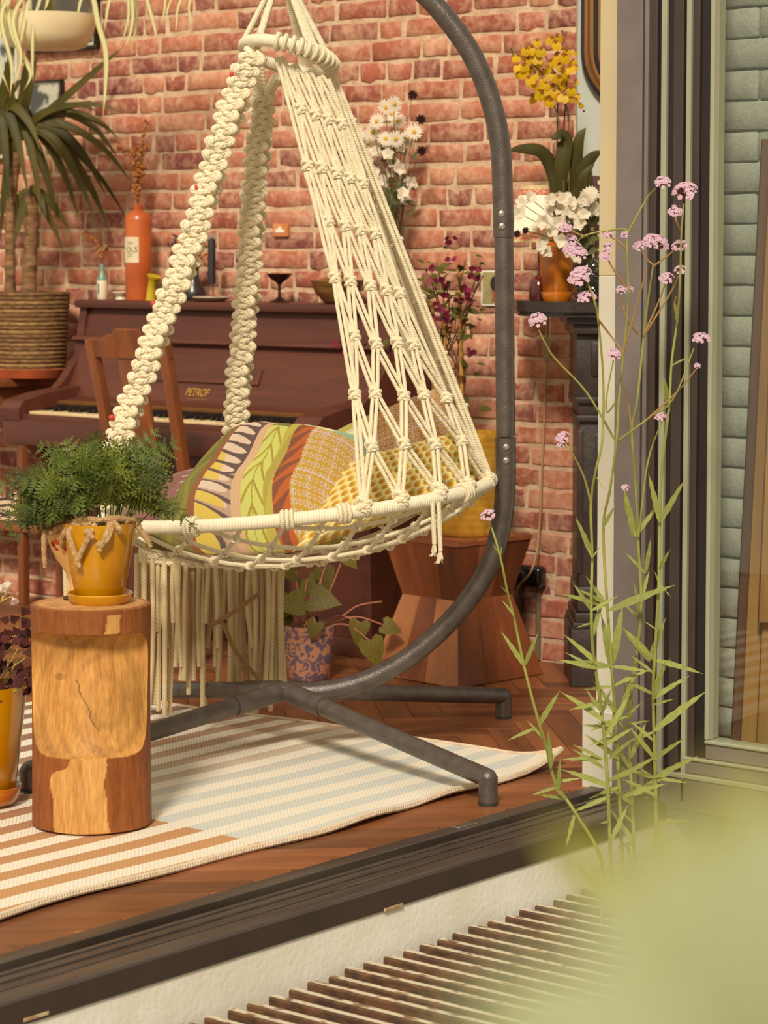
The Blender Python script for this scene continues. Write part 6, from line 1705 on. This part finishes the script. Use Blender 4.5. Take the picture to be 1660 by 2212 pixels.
nt.links.new(b.outputs[0], mxs.inputs[1]); nt.links.new(tr_.outputs[0], mxs.inputs[2]); nt.links.new(mxs.outputs[0], nt.nodes['Material Output'].inputs[0])
cG, cC, cT = L3(150, 150, 60), L3(236, 230, 176), L3(214, 140, 70)
def spleaf(pxs, w, d0=0.0):
    pp = [hb_ + UPZ * 70 * s + RT * (pxs[0][0] - 104) * s * .3] + [P(x, y, SPD - .12 + d0) for x, y in pxs]
    path = catmull(pp, 6); n = len(path); m = M(); cols = []
    v, F = [], []
    for i, p in enumerate(path):
        t = (path[min(i + 1, n - 1)] - path[max(i - 1, 0)]).normalized(); sd = t.cross(-FW).normalized(); nn = sd.cross(t); tt_ = i / (n - 1)
        ww = w * min(1, .3 + tt_ * 3) * max(.04, 1 - max(0, (tt_ - .6) / .4) ** 2)
        for k, (o, f_) in enumerate(((-1, .35), (-.55, .1), (0, 0), (.55, .1), (1, .35))):
            v.append(p + sd * ww * o + nn * ww * f_); c_ = cC if k in (1, 2, 3) else cG
            if tt_ > .93: c_ = c_ * .3 + cT * .7
            cols.append(c_)
    for i in range(n - 1):
        for k in range(4): a = i * 5 + k; F.append((a, a + 1, a + 6, a + 5))
    m.add(v, F); obj('leaf', m, m_spl, sp_, True, 80, cols)
for pl_, w in (([(90, -70), (20, -40), (8, 0), (2, 60), (-5, 110)], .0085), ([(95, -60), (30, -30), (18, 20), (30, 80), (60, 140), (66, 165), (52, 195)], .0085), ([(100, -60), (70, -30), (60, 10), (50, 60), (43, 105)], .0085), ([(110, -60), (110, -30), (102, 5), (96, 24)], .0055), ([(120, -60), (180, -40), (172, 10), (166, 40)], .006), ([(120, -60), (190, -30), (212, 50), (228, 110), (228, 180), (222, 262)], .0095),
               ([(130, -60), (240, -60), (232, 20), (225, 70)], .006), ([(130, -70), (270, -60), (285, 0), (284, 60), (262, 120)], .0065), ([(130, -70), (280, -60), (294, 10), (292, 70), (275, 110)], .006), ([(130, -70), (300, -70), (318, 0), (334, 60), (338, 88)], .0065), ([(130, -70), (340, -70), (356, 10), (345, 60)], .005), ([(130, -70), (380, -70), (382, 30), (380, 70)], .005), ([(130, -70), (395, -70), (408, 20), (415, 62)], .005),
               ([(90, -60), (5, 20), (25, 140), (22, 210)], .007), ([(92, -60), (-10, 0), (-5, 120), (20, 200)], .007), ([(100, -60), (30, 30), (45, 120), (30, 190)], .007), ([(110, -60), (75, 40), (70, 120), (72, 180)], .006), ([(130, -70), (255, -60), (278, 20), (262, 100)], .006), ([(130, -70), (365, -60), (362, 20), (352, 52)], .004)):
    spleaf(pl_, w, uni(-.04, .04))

# ================================================================== verbena by the door
m_vst = mat('verbena_stem', srgb(150, 150, 70), .6, srgb(126, 124, 54), 20, transl=.0)
m_vlf = mat('verbena_leaf', srgb(164, 168, 92), .6, srgb(148, 154, 78), 12, rv=.15, transl=.3, spec=.3)
m_vbr = mat('verbena_brown_twig', srgb(150, 112, 64), .6)
m_vfl = mat('verbena_lilac_petal', srgb(236, 204, 214), .6, srgb(210, 166, 190), 260, transl=.3); m_vcal = mat('verbena_calyx', srgb(176, 106, 110), .7, srgb(130, 92, 70), 120)
def vhead(s_, sd_):
    rs = random.Random(sd_); m = M(); mc = M()
    for k in range(36):
        a = rs.uniform(0, 6.28); rr_ = math.sqrt(rs.random()); p = Vector((math.cos(a) * rr_, math.sin(a) * rr_, .62 * (1 - rr_ * rr_) + rs.uniform(-.08, .08)))
        n_ = Vector((p.x * .7, p.y * .7, 1)).normalized(); x = n_.orthogonal().normalized(); y = n_.cross(x)
        for j in range(5):
            b_ = j * 1.2566 + a; d = x * math.cos(b_) + y * math.sin(b_); e_ = x * -math.sin(b_) + y * math.cos(b_)
            m.add([p, p + d * .15 - e_ * .12 + n_ * .05, p + d * .27, p + d * .15 + e_ * .12 + n_ * .05], [(0, 1, 2, 3)])
        mc.tube([Vector((p.x * .35, p.y * .35, -.55)), p - n_ * .02], [.04, .055], 5)
    return mesh_of('florets', m, m_vfl, True, 80), mesh_of('calyx', mc, m_vcal)
VH = [vhead(1, k) for k in range(4)]
VL = []
def vleaf_mesh():
    m = M(); n = 9; v, F = [], []
    for i in range(n + 1):
        t = i / n; w = .052 * math.sin(math.pi * min(1, t ** .75 * .97 + .03)) + (.012 if i % 2 and 0 < i < n else 0)
        if i == n: w = .002
        v += [Vector((t, -w, .3 * w - .10 * t * t)), Vector((t, 0, -.10 * t * t)), Vector((t, w, .3 * w - .10 * t * t))]
    for i in range(n): a = i * 3; F += [(a, a + 1, a + 4, a + 3), (a + 1, a + 2, a + 5, a + 4)]
    m.add(v, F); return mesh_of('leaf', m, m_vlf, True, 80)
VLM = vleaf_mesh()
def verbena(label, d, main, branches, heads, leaves, r0=.0042, zbase=-.1415):
    b0 = P(*main[0], d); base = Vector((b0.x, b0.y, zbase)); t = thing('verbena_plant', label, 'flowering plant', base, 'verbena stems by the door')
    def dj(i): return d + .015 * math.sin(i * 1.7 + d * 9)
    path = catmull([base] + [P(x, y, dj(i)) for i, (x, y) in enumerate(main)], 5)
    m = M(); m.tube(path, [r0 * (1 - .55 * i / len(path)) for i in range(len(path))], 7); stem = obj('stem', m, m_vst, t)
    for br in branches:
        m = M(); pth = catmull([P(x, y, d + .01 * math.sin(k + x)) for k, (x, y) in enumerate(br)], 5); m.tube(pth, [.0024 * (1 - .4 * i / len(pth)) for i in range(len(pth))], 6); obj('branch', m, m_vbr if br[0][1] < 960 and br[-1][1] < 900 and len(br) < 4 else m_vst, t)
    for (x, y, w) in heads:
        p = P(x, y, d + uni(-.01, .01)); n_ = (UPZ * .75 + RT * uni(-.4, .4) - FW * .75).normalized(); xx = n_.orthogonal().normalized(); mx = basis(xx, n_.cross(xx), n_, p) @ Matrix.Scale(w * .56 * d / FPX, 4)
        a_, b_ = random.choice(VH); o = inst('flower_head', b_, t, mx); f_ = inst('florets', a_, o, Matrix.Identity(4)); f_.matrix_basis = Matrix.Identity(4)
    for (x, y, x2, y2) in leaves:
        a = P(x, y, d); b_ = P(x2, y2, d - uni(.0, .05)); L = (b_ - a).length; dr = (b_ - a).normalized()
        inst('leaf', VLM, t, orient(a, (dr + UPZ * .1).normalized(), (-FW + UPZ * .6), L))
    for k in range(int(14 if main[0][0] > 1310 else 6)):                      # crowded lower leaves
        i = random.randrange(2, max(3, int(len(path) * .42))); a = path[i]
        dr = (RT * uni(-1, 1) - FW * uni(-.3, .6) + UPZ * uni(-.1, .9)).normalized()
        inst('leaf', VLM, t, orient(a, dr, (-FW + UPZ * .6), uni(.035, .10)))
    return t
verbena('slender verbena stem leaning left in front of the hourglass stool, one flower', 5.35, [(1300, 1860), (1243, 1755), (1200, 1690), (1180, 1610), (1163, 1555), (1133, 1440), (1110, 1330), (1096, 1275), (1082, 1205), (1064, 1145), (1055, 1122)],
        [], [(1054, 1112, 27)], [(1133, 1440, 1083, 1368), (1133, 1440, 1164, 1370), (1111, 1330, 1083, 1296), (1098, 1285, 1086, 1270), (1082, 1202, 1066, 1178), (1082, 1202, 1084, 1180), (1163, 1570, 1210, 1498), (1160, 1572, 1100, 1603), (1190, 1660, 1187, 1597), (1190, 1662, 1200, 1630), (1205, 1700, 1150, 1722), (1205, 1715, 1212, 1640), (1243, 1755, 1225, 1830), (1225, 1730, 1195, 1700)])
verbena('verbena stem beside the cream post with flowers low over the mantel vase', 5.42, [(1320, 1860), (1310, 1640), (1298, 1520), (1281, 1400), (1278, 1300), (1280, 1200), (1277, 1090), (1288, 1015), (1302, 950), (1304, 820), (1293, 690), (1286, 655), (1270, 610)],
        [[(1277, 1085), (1262, 1030), (1240, 985), (1220, 955)], [(1293, 690), (1320, 725), (1348, 762)], [(1280, 1205), (1262, 1160), (1246, 1125)], [(1330, 870), (1312, 890), (1312, 850), (1326, 778)]],
        [(1253, 596, 44), (1262, 588, 30), (1268, 643, 34), (1217, 944, 27), (1211, 962, 14), (1326, 764, 27)],
        [(1280, 1205, 1246, 1122), (1280, 1205, 1300, 1180), (1282, 1345, 1248, 1358), (1298, 1440, 1218, 1376), (1295, 1445, 1207, 1432), (1290, 1030, 1304, 1060), (1300, 1540, 1265, 1490), (1310, 1560, 1210, 1500), (1300, 1640, 1238, 1612), (1305, 1660, 1240, 1625), (1320, 1700, 1215, 1670), (1320, 1720, 1240, 1760), (1315, 1640, 1370, 1600), (1310, 1590, 1365, 1500), (1310, 1690, 1380, 1660)])
verbena('tall verbena stem forking at the top, its left fork arching over the vase', 5.48, [(1345, 1860), (1335, 1640), (1330, 1540), (1322, 1440), (1312, 1300), (1304, 1140), (1318, 1060), (1332, 960), (1338, 860), (1348, 760), (1358, 640), (1354, 510)],
        [[(1354, 510), (1350, 495), (1300, 500), (1262, 510), (1242, 530)], [(1354, 508), (1375, 470), (1400, 425), (1416, 408)], [(1262, 510), (1232, 498)], [(1356, 540), (1335, 520), (1318, 512)], [(1352, 620), (1325, 580), (1312, 556)], [(1332, 955), (1400, 905), (1455, 862), (1500, 752)], [(1400, 905), (1465, 845), (1506, 796)], [(1332, 955), (1268, 848), (1200, 775), (1178, 740), (1164, 712)], [(1348, 757), (1368, 690), (1398, 580)]],
        [(1238, 536, 34), (1252, 546, 30), (1222, 490, 26), (1432, 393, 30), (1315, 508, 22), (1314, 534, 24), (1308, 553, 22), (1350, 507, 16), (1516, 732, 32), (1507, 790, 13), (1161, 691, 34), (1234, 515, 22)],
        [(1312, 1310, 1215, 1290), (1312, 1305, 1250, 1278), (1314, 1320, 1462, 1272), (1312, 1310, 1266, 1248), (1322, 1440, 1348, 1310), (1322, 1450, 1300, 1330), (1330, 1540, 1280, 1470), (1335, 1560, 1368, 1468), (1335, 1600, 1290, 1560), (1340, 1680, 1420, 1640), (1340, 1700, 1275, 1730), (1304, 1140, 1330, 1095), (1340, 1560, 1390, 1520), (1336, 1640, 1262, 1590), (1345, 1720, 1440, 1700)])
verbena('verbena stem with a wide flat flower cluster in front of the grey frame', 5.55, [(1372, 1860), (1362, 1640), (1360, 1540), (1385, 1330), (1380, 1180), (1374, 1050), (1366, 930), (1378, 860), (1392, 720), (1402, 640), (1412, 572)],
        [[(1412, 572), (1398, 560), (1385, 540)], [(1412, 575), (1440, 555), (1462, 535)], [(1392, 722), (1420, 660), (1440, 608)], [(1395, 720), (1445, 640), (1468, 595)], [(1378, 720), (1355, 690), (1340, 632)], [(1380, 1160), (1400, 1000), (1430, 910)], [(1374, 1160), (1352, 1100), (1352, 1062)], [(1366, 930), (1358, 870), (1352, 840)]],
        [(1418, 525, 46), (1404, 520, 30), (1382, 531, 24), (1468, 530, 28), (1441, 600, 28), (1342, 626, 20), (1362, 624, 14), (1430, 902, 26), (1352, 1053, 16)],
        [(1372, 1160, 1428, 1090), (1372, 1165, 1350, 1060), (1395, 1240, 1350, 1195), (1395, 1240, 1408, 1165), (1388, 1345, 1350, 1308), (1388, 1345, 1370, 1260), (1405, 1430, 1350, 1370), (1402, 1430, 1440, 1340), (1360, 1540, 1350, 1480), (1362, 1640, 1400, 1560), (1362, 1660, 1320, 1600), (1370, 1720, 1470, 1660), (1370, 1740, 1310, 1700), (1365, 1600, 1430, 1580)])
verbena('rightmost tall verbena stem crossing the dark door frames', 5.50, [(1420, 1860), (1415, 1640), (1412, 1500), (1415, 1420), (1424, 1260), (1426, 1130), (1432, 1000), (1446, 880), (1452, 780), (1464, 690), (1470, 600), (1473, 500), (1478, 440)],
        [[(1472, 500), (1462, 478), (1459, 462)], [(1464, 690), (1458, 660), (1462, 640)]],
        [(1480, 414, 46), (1490, 407, 28), (1460, 455, 28), (1470, 583, 22)],
        [(1426, 1130, 1402, 1025), (1426, 1130, 1482, 1040), (1424, 1260, 1448, 1290), (1424, 1260, 1415, 1235), (1412, 1425, 1345, 1360), (1412, 1425, 1518, 1462), (1410, 1510, 1490, 1466), (1410, 1515, 1440, 1430), (1412, 1580, 1530, 1500), (1412, 1600, 1360, 1560), (1415, 1640, 1480, 1600), (1415, 1680, 1510, 1640), (1418, 1720, 1350, 1690), (1446, 880, 1436, 815), (1448, 890, 1432, 830), (1452, 790, 1486, 655 + 120), (1464, 700, 1460, 655)])

# ================================================================== boards added behind the glass in place of its fence reflection
m_tim = wood_mat('weathered_fence_timber', srgb(150, 112, 54), srgb(104, 70, 32), 8, 2, .7, .2, 1.0, 0)
TD = dep(WY(1620, 1000, -1.28))
def board(label, p0, p1, w, th, dd, mt=m_tim):
    a, b_ = P(*p0, TD + dd), P(*p1, TD + dd); z = (b_ - a).normalized(); y = (FW - z * FW.dot(z)).normalized(); x = y.cross(z)
    t = M(); t.bbox(0, w, 0, th, 0, (b_ - a).length, .003, basis(x, y, z, a)); o = obj('reflection_board', t, mt)
    tag(o, label, 'board', 'boards standing in for the fence reflection'); return o
zg = 1790
board('darkest and highest added board for the fence reflected in the glass', (1572, zg), (1648, 300), .05, .02, .01, wood_mat('dark_fence_timber', srgb(96, 62, 34), srgb(70, 44, 26), 8, 2, .7, .0))
board('second added board from the left for the fence reflected in the glass', (1592, zg), (1662, 400), .055, .02, -.02)
board('third added board from the left for the fence reflected in the glass', (1628, zg), (1690, 420), .06, .02, -.05)
board('short nearest added board at the right edge for the fence reflected in the glass', (1640, 1345), (1668, 700), .07, .02, -.08)
bpx = [(1536, 1362), (1568, 1322), (1600, 1330), (1612, 1400), (1590, 1460), (1548, 1395)]
# ================================================================== out-of-focus shrub close to the lens, lower right
m_fgl = mat('pale_shrub_leaf', srgb(206, 208, 164), .7, srgb(192, 200, 154), 20, rv=.06, transl=.35)
m_fgo = mat('olive_shrub_leaf', srgb(166, 158, 60), .7, srgb(176, 168, 72), 20, rv=.06, transl=.35)
root = P(1720, 2700, .62)
shrub = thing('garden_shrub', 'blurred pale green leafy shrub close to the camera at the lower right', 'shrub', (root.x, root.y, -.17))
m_fst2 = mat('shrub_stem', srgb(150, 146, 80), .7)
def fgbranch(pts):
    m = M(); m.tube(catmull(pts, 6), .0022, 6); return obj('branch', m, m_fst2, shrub)
top = P(1560, 2300, .40)
fgbranch([Vector((root.x, root.y, -.17)), Vector((root.x, root.y, .5)), P(1700, 2600, .5), top])
FGL = leaf_mesh('leaf', m_fgl, 1, .36, n=10, fold=.2, droop=.12, tipp=.9); FGO = leaf_mesh('leaf', m_fgo, 1, .36, n=10, fold=.2, droop=.12, tipp=.9)
spec = [((1480, 2400), (1010, 2205), .27, 0), ((1500, 2360), (1120, 2120), .27, 0), ((1420, 2420), (1130, 2250), .25, 0), ((1690, 2260), (1690, 1660), .40, 1), ((1540, 2330), (1170, 2085), .33, 0), ((1560, 2300), (1270, 1900), .36, 0), ((1600, 2280), (1420, 1790), .34, 0), ((1640, 2280), (1600, 1760), .33, 0), ((1700, 2300), (1700, 1760), .36, 0), ((1500, 2340), (1180, 2200), .30, 0),
        ((1580, 2320), (1330, 2010), .42, 0), ((1620, 2320), (1520, 1930), .44, 0), ((1560, 2360), (1330, 2180), .38, 0), ((1640, 2340), (1560, 2050), .30, 0), ((1680, 2330), (1660, 1950), .42, 0), ((1540, 2360), (1090, 2190), .34, 1),
        ((1640, 2240), (1560, 1680), .42, 1), ((1560, 2260), (1230, 1790), .46, 1), ((1700, 2240), (1660, 1690), .44, 1), ((1600, 2240), (1400, 1720), .48, 1), ((1660, 2380), (1600, 2130), .34, 0), ((1480, 2380), (1240, 2260), .36, 0)]
for (b0, t0, d, k) in spec:
    a, t = P(*b0, d + .02), P(*t0, d); fgbranch([top, a.lerp(top, .3), a])
    inst('leaf', FGO if k else FGL, shrub, orient(a, (t - a).normalized(), -FW * .9 + UPZ * .5 + RT * uni(-.3, .3), (t - a).length))
